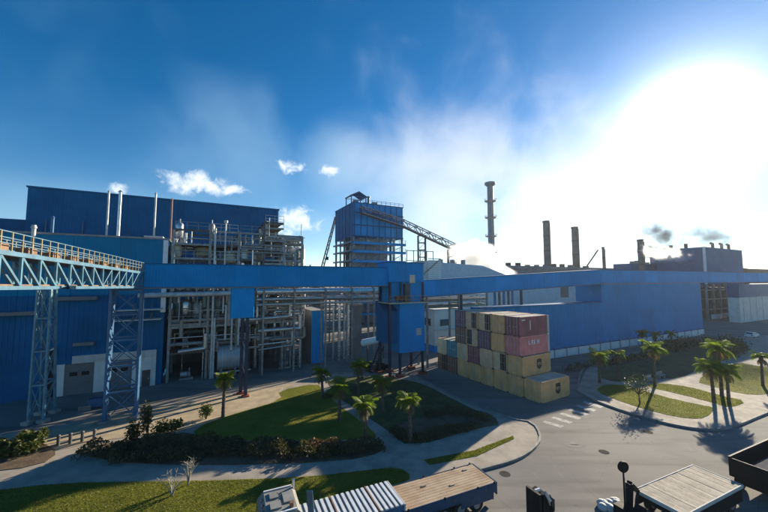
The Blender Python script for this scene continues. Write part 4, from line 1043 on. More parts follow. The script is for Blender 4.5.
# local: x along the length (0 = door end facing the photographer's left), y across, door end at x=0
def container(pos, z, m, label, dark=None, logo=None, rear=None):
    p = Vector((CX, CY))+cu*pos[0]+cv_*pos[1]
    s = thing('shipping_container', label, 'container', (p.x, p.y, z), crot, 'shipping containers in the stack')
    k = m.name
    def side(face, y): return corr(.14, CLn-.14, .16, CHt-.12, y, face, 20, m, 'x').mesh('side_wall', m)
    link('side_wall', cmesh((k, 's0'), lambda: side(-1, -CW)), s)
    link('side_wall', cmesh((k, 's1'), lambda: side(1, 0)), s)
    def frame():
        b = MB()
        for x in (0, CLn-.15):
            for y in (-CW, -.13): b.box(x, x+.15, y, y+.13, .0, CHt)
            b.box(x, x+.15, -CW+.131, -.131, 0, .15); b.box(x, x+.15, -CW+.131, -.131, CHt-.12, CHt)
        for y in (-CW, -.09):
            b.box(.151, CLn-.151, y, y+.09, 0, .16); b.box(.151, CLn-.151, y, y+.09, CHt-.12, CHt)
        return b.mesh('frame', m)
    link('frame', cmesh((k, 'f'), frame), s)
    def cast():
        return MB().box(-.01, .17, -.01, .15, -.004, .12).mesh('corner_casting', DSTEEL)
    cm = cmesh('cast', cast)
    for x in (0, CLn-.16):
        for y in (-CW, -.14): link('corner_casting', cm, s, (x, y, .006)); link('corner_casting', cm, s, (x, y, CHt-.072))
    link('roof', cmesh('roof', lambda: (lambda b: [b.box(.16+q*.3, .16+q*.3+.2, -CW+.1, -.1, CHt-.061, CHt-.03) for q in range(19)] and b.box(.05, CLn-.05, -CW+.05, -.05, CHt-.10, CHt-.06).mesh('roof', ROOFPALE))(MB())), s)
    link('floor', cmesh('cfloor', lambda: MB().box(.16, CLn-.16, -CW+.1, -.1, .05, .14).mesh('floor', DSTEEL)), s)
    link('end_wall', cmesh((k, 'e'), lambda: corr(-CW+.13, -.13, .15, CHt-.12, CLn-.02, 1, 8, m, 'y').mesh('end_wall', m)), s)
    for i, (y0, y1) in enumerate(((-CW+.14, -CW/2-.01), (-CW/2+.01, -.14))):
        dm = DOORGAP if (dark == i) else m
        d = link('door', cmesh((dm.name, 'd', i), lambda: MB().box(.05, .10, y0, y1, .16, CHt-.13).box(.035, .05, y0+.08, y1-.08, .3, 1.15).box(.035, .05, y0+.08, y1-.08, 1.3, 2.3).mesh('door', dm)), s)
        for f in (.28, .72):
            y = y0+(y1-y0)*f
            link('lock_rod', cmesh(('rod', round(y, 2)), lambda: MB().cyl((.02, y, .12), (.02, y, CHt-.1), .022, 6).box(-.01, .03, y-.02, y+.22, 1.18, 1.24).mesh('lock_rod', GALV)), d)
    if logo == 'shield':
        b = MB(); c = CLn*.58; zz = 1.3; y = -CW-.012
        b.yprism([(c-.52, zz+.62), (c-.52, zz-.35), (c-.3, zz-.58), (c, zz-.7), (c+.3, zz-.58), (c+.52, zz-.35), (c+.52, zz+.62), (c+.2, zz+.7), (c-.2, zz+.7)], y, y+.01)
        lo = b.build('emblem', LOGO, s)
        q = MB()
        for dx, w, z0, z1 in ((-.34, .1, -.1, .22), (-.12, .08, -.2, .22), (-.02, .14, .08, .2), (.18, .16, -.12, .0), (.18, .16, .1, .2)): MB().box(c+dx, c+dx+w, y-.008, y-.002, zz+z0, zz+z1).build('emblem_mark', TAN2, lo)
        pass
    if logo == 'letters':
        y = -CW-.012; x = CLn*.30; zz = 1.35
        for k2, sh in enumerate(('|_', '|=', '/|', '|-|')):
            x0 = x+k2*.62; b = MB()
            if '|' in sh: b.box(x0, x0+.13, y, y+.01, zz, zz+.6)
            if '_' in sh: b.box(x0+.131, x0+.42, y, y+.01, zz, zz+.13)
            if '=' in sh: b.box(x0+.131, x0+.4, y, y+.01, zz+.45, zz+.6); b.box(x0+.131, x0+.35, y, y+.01, zz+.22, zz+.34)
            if '/' in sh: b._add([(x0-.2, y, zz), (x0-.05, y, zz), (x0+.06, y, zz+.6), (x0, y, zz+.6)], [(0, 1, 2, 3)])
            if '-' in sh: b.box(x0+.131, x0+.36, y, y+.01, zz+.26, zz+.38); b.box(x0+.361, x0+.46, y, y+.01, zz, zz+.6)
            b.build('letter', WHITE, s)
    if logo == 'stroke':
        y = -CW-.012; MB().box(CLn*.36, CLn*.36+.16, y, y+.01, .75, 2.05).build('letter', WHITE, s); MB().box(.5, 1.2, y, y+.01, 2.05, 2.2).build('code_mark', WHITE, s)
    if rear:
        MB().box(CLn+.02, CLn+.45, -CW+.02, -.02, .02, CHt-.03).build('cooling_unit', OFFW, s)
P_ = 2.5
tn = ('bottom tier', 'second tier', 'third tier', 'top tier'); cn = ('far left end', 'second from the far end', 'middle', 'second from the near end', 'near end')
tiers = [[(TAN, None, None)]*5,
         [(TAN2, None, None), (MAROON, None, None), (TAN2, None, None), (TAN2, 0, None), (TAN, None, 'shield')],
         [(BROWNC, None, None), (TAN2, 1, None), (PURPLE, None, None), (TAN, None, None), (PINK, None, 'letters')],
         [(PURPLE, None, None), (TAN2, 0, None), (TAN2, 0, None), (TAN, None, None), (MAROON, None, 'stroke')]]
cname = {'container_tan': 'tan', 'container_pale_tan': 'pale tan', 'container_maroon': 'dark maroon', 'container_brown': 'brown', 'container_purple': 'dark purple', 'container_pink': 'faded pink', 'container_teal': 'teal'}
for ti, row in enumerate(tiers):
    for ci, (m, dk, lg) in enumerate(row):
        jit = random.uniform(-.13, .13); off = -.3 if ti >= 2 else 0
        lab = '%s shipping container, %s, %s of stack' % (cname[m.name], tn[ti], cn[ci])
        if lg == 'shield': lab = 'tan shipping container with dark shield emblem, second tier at near end'
        if lg == 'letters': lab = 'faded pink shipping container with white lettering, third tier at near end'
        if lg == 'stroke': lab = 'dark maroon shipping container, top tier at near end above the pink one'
        if dk is not None: lab = lab.replace('container,', 'container, one door coloured as a dark gap,')
        container((ci*P_+off+(P_-CW)/2, jit), ti*(CHt+.05), m, lab, dk, lg, rear=(ti >= 2 and ci == 4))
container((5*P_+.1, -.02), 0, TAN, 'single tan shipping container with dark shield emblem standing lowest in front', None, 'shield')
container((-2*P_, .2), 0, BROWNC, 'brown shipping container at ground level under the pale tan one, far left pair', 0)
container((-1*P_, .15), 0, BROWNC, 'brown shipping container at ground level under the teal one')
container((-2*P_, .15), CHt+.05, TAN2, 'pale tan shipping container beside the teal one on the low far stack')
container((-1*P_, .1), CHt+.05, TEALC, 'teal shipping container on the low far left stack')

# ------------------------------------------------------------------ vehicles
def wheel(parent, x, y, r=.5, w=.3, hub=STEEL):
    o = MB().cyl((x, y-w/2, r), (x, y+w/2, r), r, 20).build('wheel', RUBBER, parent)
    MB().cyl((x, y-w/2-.02, r), (x, y-w/2+.02, r), r*.55, 14).cyl((x, y+w/2-.02, r), (x, y+w/2+.02, r), r*.55, 14).build('rim', hub, o)
def car(lab, loc, rz, paint):
    s = thing('parked_car', lab, 'car', loc, rz)
    prof = [(-2.1, .35), (-2.15, .75), (-1.9, .95), (-1.2, 1.02), (-.6, 1.05), (1.0, 1.05), (1.9, .88), (2.12, .7), (2.1, .35)]
    MB().yprism(prof, -.86, .86).build('body', paint, s)
    cab = [(-1.75, 1.0), (-1.35, 1.42), (-.2, 1.48), (.55, 1.42), (1.15, 1.03)]
    MB().yprism(cab, -.72, .72).build('cabin', paint, s)
    for y in (-.725, .725):
        for (a, b) in ((-1.25, -.35), (-.25, .65)): MB().yprism([(a, 1.08), (a+.15, 1.38), (b-.08, 1.38), (b+.1, 1.08)], y-.006, y+.006).build('side_window', GLASS, s)
    MB()._add([(1.13, -.62, 1.06), (1.13, .62, 1.06), (.6, .6, 1.41), (.6, -.6, 1.41)], [(0, 1, 2, 3)]).build('windscreen', GLASS, s)
    MB()._add([(-1.73, -.62, 1.04), (-1.4, -.6, 1.40), (-1.4, .6, 1.40), (-1.73, .62, 1.04)], [(0, 1, 2, 3)]).build('rear_window', GLASS, s)
    for x in (-1.3, 1.35):
        for y in (-.78, .78): wheel(s, x, y, .32, .2)
    for y in (-.6, .6):
        MB().box(2.06, 2.14, y-.18, y+.18, .66, .78).build('headlight', WHITE, s); MB().box(-2.17, -2.08, y-.16, y+.16, .72, .86).build('taillight', REDB, s)
g = G(377, 371); car('dark parked car in shade below the white horizontal tank', (g[0], g[1], 0), TH+.1, BLACKP)
g = G(752, 337.5); car('white parked car by the far shed at right edge', (g[0], g[1], 0), TH, WHITE)

# blue flatbed trailer in the foreground
fb = Vector(G(472, 464, 1.55)); fl_ = Vector(G(380, 490, 1.55)); fth = atan2(fb.y-fl_.y, fb.x-fl_.x)
ft = thing('flatbed_trailer', 'blue flatbed trailer with bare brown deck along the near kerb', 'trailer', (fb.x, fb.y, 0), fth)
FW = 2.5; FL = 13.0
MB().box(-FL, 0, -FW, 0, 1.40, 1.52).build('deck_frame', TRUCKB, ft)
npl = 10; plm = MB().box(-6.9, -.03, .01, FW/npl-.012, 1.522, 1.55).mesh('deck_plank', RUST)
for k in range(npl): link('deck_plank', plm, ft, (0, -FW+k*FW/npl, 0))
for y in (-FW-.03, .0): MB().box(-FL, .02, y, y+.03, .95, 1.58).build('side_rail', TRUCKB, ft)
MB().box(.021, .10, -FW, 0, .75, 1.56).build('rear_beam', TRUCKB, ft)
for y in (-.9, -1.6): MB().box(-FL, -.1, y-.08, y+.08, 1.0, 1.38).build('chassis_rail', BLACKP, ft)
MB().box(-2.9, -.3, -FW-.025, -FW+.02, .55, .949).build('side_skirt', TRUCKB, ft)
for x in (-1.6, -2.9, -4.2):
    for y in (-FW+.2, -.2): wheel(ft, x, y, .5, .32)
for x in (-6.8, -4.2, -1.6, -.2): MB().box(x-.06, x+.06, -FW-.06, -FW-.031, 1.5, 1.66).build('lashing_post', RUBBER, ft); MB().box(x-.06, x+.06, .031, .06, 1.5, 1.66).build('lashing_post', RUBBER, ft)
for y in (-FW+.15, -.3): MB().box(.101, .14, y, y+.2, 1.0, 1.12).build('tail_lamp', REDB, ft)
for y in (-FW+.3, -.6): MB().box(.0, .05, y, y+.35, .25, .74).build('mud_flap', RUBBER, ft)
for x in (-.9, -3.4, -5.9): MB().box(x-.08, x+.08, -FW-.05, -FW-.031, 1.2, 1.3).build('side_lamp', ORANGE, ft)
for (x, y) in ((-1.2, -.5), (-3.1, -1.6), (-4.9, -.9)): MB().box(x, x+.35, y, y+.12, 1.551, 1.60).build('deck_clutter', WOOD, ft)
# ribbed white cover on its front half
rc = thing('ribbed_cover', 'white ribbed metal cover lying on the front half of flatbed', 'cover', (fb.x, fb.y, 1.56), fth)
MB().box(-FL, -7.05, -FW+.02, -.02, .0, .35).build('case', BLUESTEEL, rc)
rbm = MB().xprism([(-FW, .351), (-FW, .42), (0, .42), (0, .351)], 0, .17).mesh('roof_rib', mat('white_sheet', (.66, .70, .74), .5, .1, var=.15))
MB().box(-FL, -7.05, -FW, 0, .351, .38).build('sheet', mat('sheet_blue', (.10, .15, .2), .5), rc)
for k in range(18): link('roof_rib', rbm, rc, (-7.25-k*.33, 0, .03))
MB().box(-7.04, -6.95, -FW-.02, .02, .0, .43).build('edge_trim', PALEST, rc)
for x in (-8.6, -10.9): MB().box(x-.04, x+.04, -FW-.03, .03, .452, .47).box(x-.04, x+.04, -FW-.035, -FW-.02, -.5, .47).build('strap', ORANGE, rc)
# tractor cab (roof in view)
cd_ = Vector(G(281, 500, 3.5))
cb2 = thing('truck_cab', 'pale truck cab roof with hatches at the bottom edge on grass side', 'truck', (cd_.x, cd_.y, 0), fth)
CABW = mat('cab_paint', (.27, .255, .22), .45, var=.2, nscale=1.5)
MB().yprism([(-1.3, .6), (-1.3, 1.9), (-1.1, 3.2), (-.8, 3.5), (.7, 3.5), (.9, 3.3), (.9, .6)], -1.15, 1.15).build('body', CABW, cb2)
for (x0, x1, y0, y1) in ((-.6, -.05, -.7, -.1), (.1, .6, -.4, .5), (-.55, -.1, .2, .8)): MB().box(x0, x1, y0, y1, 3.505, 3.58).build('roof_hatch', mat('hatch_grey', (.28, .28, .26), .5), cb2)
for y in (-1.05, 1.05): MB().box(-.8, .7, y-.04, y+.04, 3.505, 3.56).build('roof_rail', WHITE, cb2)
MB()._add([(-1.29, -1.0, 2.0), (-1.13, -1.0, 3.1), (-1.13, 1.0, 3.1), (-1.29, 1.0, 2.0)], [(0, 1, 2, 3)]).build('windscreen', GLASS, cb2)
for y in (-1.16, 1.16): MB().box(-.9, .2, y-.01, y+.01, 2.0, 3.0).build('side_window', GLASS, cb2)
for y in (-1.32, 1.32):
    mr = MB().box(-1.15, -1.0, y-.12, y+.12, 2.2, 2.75).build('mirror', BLACKP, cb2); MB().beam((-1.05, y*.88, 2.85), (-1.08, y, 2.72), .04).build('mirror_arm', BLACKP, mr)
MB().cyl((.45, -.75, 3.5), (.45, -.75, 3.72), .12, 12).build('beacon', ORANGE, cb2)
MB().cyl((.8, .9, .6), (.8, .9, 3.9), .08, 10).build('exhaust', CHROME, cb2)
for y in (-.5, 0, .5): MB().box(-.98, -.88, y-.09, y+.09, 3.36, 3.44).build('marker_lamp', ORANGE, cb2)
for x in (-.5,):
    for y in (-1, 1): wheel(cb2, x, y, .5, .32)
for x in (-.9, .6): MB().box(x-.2, x+.2, -1.0, 1.0, .45, .6).build('chassis', BLACKP, cb2)
pf_ = Vector(G(315, 511, 2.2)); tp = D(309.5, 491, pf_.y)
o = MB().beam((0, 0, .0), (tp.x-pf_.x, 0, tp.z), .34, .1).build('side_fin', TRUCKB); o.location = (pf_.x, pf_.y, 0)
tag(o, 'narrow blue upright fin between truck cab and ribbed cover', 'fin')

# right plank trailer
rb0 = Vector(G(692, 465, 1.5)); rl0 = Vector(G(635, 489, 1.5)); rth = atan2(rb0.y-rl0.y, rb0.x-rl0.x); RL = (rb0-rl0).length
rt = thing('plank_trailer', 'flat trailer with grey plank deck and pale edges, bottom right', 'trailer', (rl0.x, rl0.y, 0), rth)
RW = 2.75
npl = 22; plm = MB().box(.012, RL/npl, -RW+.07, -.07, 1.43, 1.5).mesh('deck_plank', WOOD)
for k in range(npl): link('deck_plank', plm, rt, (k*RL/npl, 0, random.uniform(-.008, .008)))
for y in (-RW, -.06): MB().box(-.05, RL+.05, y, y+.06, 1.3, 1.53).build('edge_rail', OFFW, rt)
for x in (-.06, RL): MB().box(x, x+.06, -RW+.061, -.061, 1.3, 1.53).build('end_rail', OFFW, rt)
MB().box(0, RL, -RW+.1, -.1, 1.0, 1.41).build('chassis', BLACKP, rt)
for y in (-RW+.02, -.05): MB().box(.1, RL-.1, y, y+.03, .5, 1.29).build('side_skirt', BLACKP, rt)
for x in (RL-1.3, RL-2.6, 1.2):
    for y in (-RW+.25, -.25): wheel(rt, x, y, .5, .32)
# folded loader with round exhaust cap at its front
gx = G(628, 512, .6); mz = D(621.5, 466, gx[1]).z
lo = thing('loader_mast', 'dark folded loader with round capped mast in front of plank trailer', 'loader', (gx[0], gx[1], 0), rth)
q = D(621.5, 466, gx[1]).x-gx[0]
MB().cyl((q, 0, .0), (q, 0, mz-.1), .05, 8).build('mast', BLACKP, lo)
MB().cyl((q-.02, -.06, mz), (q+.02, .06, mz), .34, 20).build('round_cap', BLACKP, lo)
MB().cyl((q+.06, -.02, .3), (q+.06, -.02, mz-.6), .025, 6).build('silver_rod', CHROME, lo)
MB().beam((.0, 0, .3), (.25, 0, mz-1.1), .35).build('boom', BLACKP, lo); MB().beam((.25, 0, mz-1.1), (1.3, .2, mz-1.9), .25).build('folded_arm', BLACKP, lo)
MB().beam((.5, .1, mz-2.2), (.1, 0, mz-1.3), .14).build('ram', DSTEEL, lo); MB().box(-.5, .9, -.6, .6, 0, .9).build('base', BLACKP, lo)
for k in range(3): MB().tube([(.1+k*.15, -.3, .6), (.3+k*.1, -.35, 1.6), (.55+k*.1, -.3, mz-1.5)], .04, 6).build('hose', RUBBER, lo)
gw = G(611, 508); o = MB()
for k in range(14): o.rev([(0, 0), (.28, .02), (.33, .2), (.2, .36), (0, .4)], 7, random.uniform(-.7, .7), random.uniform(-.4, .4))
o = o.build('white_sacks', OFFW); o.location = (gw[0], gw[1], 0); tag(o, 'heap of white sacks on the road beside the loader', 'sacks')
# crane block at lower middle
gk = G(541, 520, 1.0); kz = D(530, 488, gk[1]).z
kb = thing('crane_block', 'black crane block with silver rods at bottom edge, middle of road', 'loader', (gk[0], gk[1], 0), rth)
w_ = D(550, 500, gk[1]).x-D(527, 500, gk[1]).x
MB().box(-w_*.45, -w_*.33, -.5, .5, 0, kz).build('side_plate', BLACKP, kb)
MB().yprism([(-w_*.2, 0), (-w_*.15, kz-.15), (w_*.05, kz-.1), (w_*.45, kz-.75), (w_*.5, 0)], -.4, .4).build('body', BLACKP, kb)
MB().cyl((-w_*.26, -.3, .2), (-w_*.26, -.3, kz-.25), .08, 10).build('silver_rod', CHROME, kb)
MB().cyl((-w_*.05, -.45, kz-.05), (w_*.2, -.45, kz-.8), .04, 8).build('silver_rod', GALV, kb); MB().cyl((w_*.2, -.45, kz-.25), (w_*.35, -.45, kz-.9), .06, 8).build('ram', DSTEEL, kb)
MB().cyl((-w_*.33, 0, kz-.1), (-w_*.05, 0, kz-.1), .13, 10).build('knuckle', GALV, kb)
MB().beam((-w_*.12, -.5, kz+.05), (w_*.18, -.5, kz-.55), .09, .16).build('lever', PALEST, kb)
for k in range(3): MB().tube([(w_*(.1+.1*k), -.46, kz-.5), (w_*(.22+.09*k), -.5, kz-.32-.1*k), (w_*(.33+.05*k), -.46, kz-1.2)], .035, 6).build('hose', RUBBER, kb)
# dark tipper body at right edge
gt = Vector(G(728, 457, 2.3)); tp_ = thing('tipper_body', 'open dark blue tipper trailer cut by the right edge', 'trailer', (gt.x, gt.y, 0), rth)
TPL, TPW = 7.0, 2.6
for (x0, x1, y0, y1) in ((0, TPL, -.08, 0), (0, TPL, -TPW, -TPW+.08), (0, .08, -TPW+.081, -.081), (TPL-.08, TPL, -TPW+.081, -.081)): MB().box(x0, x1, y0, y1, 1.0, 2.3).build('side_board', BLACKP, tp_)
MB().box(.1, TPL-.1, -TPW+.1, -.1, 1.0, 1.12).build('floor', TRUCKB, tp_)
for y in (-.1, -TPW): MB().box(-.03, TPL+.03, y-.01, y+.1, 2.305, 2.38).build('top_rail', BLACKP, tp_)
MB().xprism([(-TPW+.3, 1.13), (-.3, 1.13), (-.7, 1.75), (-TPW+.6, 1.85)], .4, TPL-.4).build('tarpaulin', mat('tarp_blue', (.03, .042, .07), .9, var=.3, spec=.1), tp_)
for x in (.9, 5.6, 4.3):
    for y in (-TPW+.25, -.25): wheel(tp_, x, y, .5, .32)
MB().box(.2, TPL-.2, -TPW+.5, -.5, .6, .99).build('chassis', BLACKP, tp_)

# ------------------------------------------------------------------ vegetation
def frond_mesh(name, L, seed, droop):
    r = random.Random(seed); b = MB(); n = 13; pts = []
    for i in range(n+1):
        u = i/n; pts.append(Vector((L*u*(1-.18*u*droop), 0, L*(.55*u-.95*droop*u*u))))
    for i in range(n):
        b.beam(pts[i], pts[i+1], .05*(1-i/n)+.012)
    for i in range(2, n+1):
        u = i/n; d = (pts[i]-pts[i-1]).normalized(); ll = L*.34*sin(pi*min(1, u*.9+.1))**.6+.12
        for sgn in (-1, 1):
            for q in (0, .5):
                p = pts[i-1].lerp(pts[i], q)
                tip = p+d*ll*.62+Vector((0, sgn*ll*.75, -ll*r.uniform(.15, .45)))
                wv = d*.024
                b._add([p-wv, p+wv, tip.lerp(p, .4)+wv*1.4+Vector((0, 0, .03)), tip], [(0, 1, 2, 3)])
    return b.mesh(name, FROND)
FR = {}
def frond(L, k, dr):
    key = (L, k, dr)
    if key not in FR: FR[key] = frond_mesh('frond', L, k*7+int(dr*10), dr)
    return FR[key]
DEADM = leafmat('dead_frond', (.20, .14, .07), (.13, .09, .05), .3); DEAD = {}
def dead_mesh(L):
    if L not in DEAD:
        DEAD[L] = frond_mesh('dead_frond', L, 99, .9); DEAD[L].materials.clear(); DEAD[L].materials.append(DEADM)
    return DEAD[L]
def palm(px, pyf, pyc, L, lab, n=26, seed=0, lean=0.0):
    r = random.Random(seed*13+5); g = G(px, pyf, .12); zc = D(px, pyc, g[1]).z
    s = thing('palm_tree', lab, 'palm tree', (g[0], g[1], .12), r.uniform(0, 6.28), 'palm trees in the gardens')
    h = zc-.12; b = MB(); lx = (lean or r.uniform(-.09, .09))*h
    nseg = 9
    for k in range(nseg):
        u0, u1 = k/nseg, (k+1)/nseg
        ra = (.19-.06*u0)*(1+.12*sin(seed*3.1)); b.cyl((lx*u0*u0, 0, h*u0), (lx*u1*u1, 0, h*u1), ra*1.18, 10, ra*.92)
    b.rev([(.02, h-.5), (.2, h-.35), (.26, h-.05), (.12, h+.25)], 10, lx, 0)
    b.build('trunk', BARK, s)
    for k in range(n):
        el = r.uniform(-.6, 1.15) if k > 5 else r.uniform(.7, 1.3)
        f = link('frond', frond(round(L*.9, 2), k % 3, (.55, .8, 1.05)[(k//3) % 3]), s, (lx, 0, h+.08), (r.uniform(-.2, .2), -el*.62, k*2.399+r.uniform(-.2, .2)))
        sc = r.uniform(.65, 1.15); f.scale = (sc, sc, sc)
    for k in range(6):
        f = link('dead_frond', dead_mesh(round(L*.8, 2)), s, (lx, 0, h-.15), (r.uniform(-.3, .3), r.uniform(.55, .95), k*1.05+r.uniform(-.3, .3)))
        sc = r.uniform(.6, 1.0); f.scale = (sc, sc, sc)
    return s
palm(223, 417, 380, 1.7, 'palm standing alone at left lawn edge near the gallery post', seed=1)
palm(322.5, 398, 374, 1.9, 'dim palm at the top of lawn just below the stair box', seed=2, n=22)
palm(339.5, 421, 389, 2.0, 'palm on the sunlit lawn tip left of the diagonal path', seed=3, n=22)
palm(358, 394, 367, 2.1, 'palm right of the diagonal path nearest the plant road', seed=4, n=22)
palm(365.5, 441, 408, 1.7, 'bright crowned palm at the bottom of left lawn beside the path', seed=5)
palm(383, 411, 383, 1.8, 'dark palm in the middle of the shaded lawn', seed=6, n=22)
palm(410.5, 441, 403, 1.6, 'sunlit crowned palm at the near edge of shaded lawn', seed=7)
palm(599.5, 383, 357.5, 2.0, 'short palm by the crossing, left of the two behind containers', seed=8)
palm(618.5, 379, 355.5, 1.6, 'smaller palm, right of the two behind containers', seed=9, n=22)
palm(655, 386, 349, 2.3, 'broad palm at the middle of the right garden', seed=10, n=28)
palm(714, 402, 369, 2.2, 'front left palm of the clump of three at right', seed=11, n=30, lean=.04)
palm(729, 403, 373, 2.0, 'front right palm of the clump of three at right', seed=12, n=28)
palm(722, 396, 350, 2.2, 'tallest palm, at the back of the clump of three at right', seed=13, n=28)
palm(763, 386, 358, 1.7, 'palm on the lawn at the right edge of photograph', seed=14, n=20)
palm(643, 352, 333, 1.6, 'left small palm against the white plinth of long shed', seed=15, n=16)
palm(656, 350, 335, 1.6, 'middle small palm against the white plinth of long shed', seed=16, n=16)
palm(672, 347, 334, 1.6, 'right small palm against the white plinth of long shed', seed=17, n=16)

def leaves(poly_fn, n, size, seed, m, name, parent=None):
    r = random.Random(seed); b = MB()
    for _ in range(n):
        p = Vector(poly_fn(r)); s_ = size*r.uniform(.6, 1.4)
        a = Vector((r.gauss(0, 1), r.gauss(0, 1), r.gauss(0, .7))).normalized(); c = a.cross(Vector((r.gauss(0, 1), r.gauss(0, 1), r.gauss(0, 1)))).normalized()
        b._add([p-a*s_*.5, p+c*s_*.3, p+a*s_*.6, p-c*s_*.3], [(0, 1, 2, 3)])
    return b.build(name, m, parent)
def shrub(px, py, w, h, lab, m, n=420, size=.22, seed=0, depth=None, name='shrub', grp=None):
    g = G(px, py, .15); s = thing(name, lab, 'shrub', (g[0], g[1], .15), 0, grp)
    r0 = random.Random(seed); lobes = [(r0.uniform(-w*.3, w*.3), r0.uniform(-w*.25, w*.25), r0.uniform(h*.3, h*.65), r0.uniform(.28, .45)) for _ in range(6)]
    def fn(r):
        lx, ly, lz, lr = r.choice(lobes)
        d = Vector((r.gauss(0, 1), r.gauss(0, 1), r.gauss(0, 1))).normalized()*(r.random()**.4)
        return (lx+d.x*lr*w, ly+d.y*lr*w*.9, max(.02, lz+d.z*lr*h))
    leaves(fn, n, size, seed+1, m, 'foliage', s)
    b = MB()
    for k in range(5): l = lobes[k]; b.cyl((0, 0, -.1), (l[0]*.7, l[1]*.7, l[2]), .05, 6, .02)
    b.build('stems', BARK, s)
    return s
def hedge(pts, h, w, lab, m, n, seed, size=.2):
    P = [Vector(G(x, y, .15)) for x, y in pts]; c = sum(P, Vector((0, 0)))/len(P)
    s = thing('hedge', lab, 'hedge', (c.x, c.y, .15))
    segs = [(P[i]-c, P[i+1]-c) for i in range(len(P)-1)]; ls = [(b-a).length for a, b in segs]; tot = sum(ls)
    def fn(r):
        u = r.uniform(0, tot); i = 0
        while i < len(ls)-1 and u > ls[i]: u -= ls[i]; i += 1
        a, b = segs[i]; d = (b-a)/ls[i]; p = a+d*u; nn = Vector((-d.y, d.x))
        ph = (p.x*1.1+p.y*.7)
        hh = h*(.72+.25*sin(ph)+.18*sin(ph*2.7+1)); yy = r.uniform(-1, 1); zz = r.random()**.55*hh*(1-.35*yy*yy)
        p = p+nn*yy*w/2*(1+.2*sin(ph*1.9)); return (p.x, p.y, max(.02, zz))
    leaves(fn, n, size, seed, m, 'foliage', s)
    b = MB(); r = random.Random(seed)
    for k in range(int(tot/1.2)):
        u = k*1.2; i = 0
        while i < len(ls)-1 and u > ls[i]: u -= ls[i]; i += 1
        a, bb = segs[i]; p = a.lerp(bb, min(1, u/ls[i])); b.cyl((p.x, p.y, -.1), (p.x+r.uniform(-.2, .2), p.y, h*.7), .05, 5, .02)
    b.build('stems', BARK, s)
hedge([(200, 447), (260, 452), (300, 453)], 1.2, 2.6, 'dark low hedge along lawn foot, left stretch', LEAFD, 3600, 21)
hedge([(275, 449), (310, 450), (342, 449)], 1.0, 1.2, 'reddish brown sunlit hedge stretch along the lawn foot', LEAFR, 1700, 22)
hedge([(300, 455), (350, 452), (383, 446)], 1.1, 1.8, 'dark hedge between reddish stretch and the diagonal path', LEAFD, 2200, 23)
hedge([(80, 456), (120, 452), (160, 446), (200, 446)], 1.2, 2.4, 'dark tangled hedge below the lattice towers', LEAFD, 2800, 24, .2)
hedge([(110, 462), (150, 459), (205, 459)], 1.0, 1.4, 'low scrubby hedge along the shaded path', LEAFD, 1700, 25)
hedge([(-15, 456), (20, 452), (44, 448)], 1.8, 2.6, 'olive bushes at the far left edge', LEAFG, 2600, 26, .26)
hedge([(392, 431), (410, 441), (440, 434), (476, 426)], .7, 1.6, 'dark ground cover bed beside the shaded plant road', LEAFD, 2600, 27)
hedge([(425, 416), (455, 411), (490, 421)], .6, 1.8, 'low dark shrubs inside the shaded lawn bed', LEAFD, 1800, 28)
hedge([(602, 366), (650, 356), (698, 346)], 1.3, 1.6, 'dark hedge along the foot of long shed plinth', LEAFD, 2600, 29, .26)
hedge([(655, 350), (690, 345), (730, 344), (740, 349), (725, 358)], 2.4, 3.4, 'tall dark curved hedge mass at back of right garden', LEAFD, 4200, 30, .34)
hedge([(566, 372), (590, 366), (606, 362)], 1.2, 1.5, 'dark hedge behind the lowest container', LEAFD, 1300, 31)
shrub(160, 434, 1.8, 1.5, 'yellow green shrub at the sandy ground edge, left of another', LEAFG, seed=41)
shrub(176, 430, 1.6, 1.2, 'yellow green shrub right of its twin on sandy ground', LEAFG, seed=42)
shrub(206, 419, 1.4, 1.9, 'tall thin yellow green shrub beside the lone palm', LEAFG, seed=43)
shrub(148, 440, 1.3, 3.6, 'tall dark upright shrub in front of blue lattice tower', LEAFD, 620, seed=44)
shrub(133, 442, 1.1, 2.6, 'shorter dark upright shrub left of the tall one', LEAFD, 480, seed=45)
shrub(330, 398, 1.3, 1.0, 'dark bush at the foot of the dim palm', LEAFD, seed=46)
# sparse small tree by the right kerb
g = G(640, 404, .12); s = thing('small_tree', 'small sparse round tree by the right garden kerb', 'tree', (g[0], g[1], .12))
b = MB(); r = random.Random(5)
b.cyl((0, 0, -.1), (-.1, 0, 1.3), .09, 8, .06)
tips = []
for k in range(9):
    a = k*.7; e = (-.1+cos(a)*r.uniform(.5, 1.1), sin(a)*r.uniform(.5, 1.1), r.uniform(1.7, 2.9)); b.cyl((-.1, 0, 1.1), e, .045, 6, .015); tips.append(e)
b.build('trunk', BARK, s)
leaves(lambda r: tuple(Vector(r.choice(tips))+Vector((r.gauss(0, .4), r.gauss(0, .4), r.gauss(0, .35)))), 900, .15, 9, LEAFG, 'crown', s)
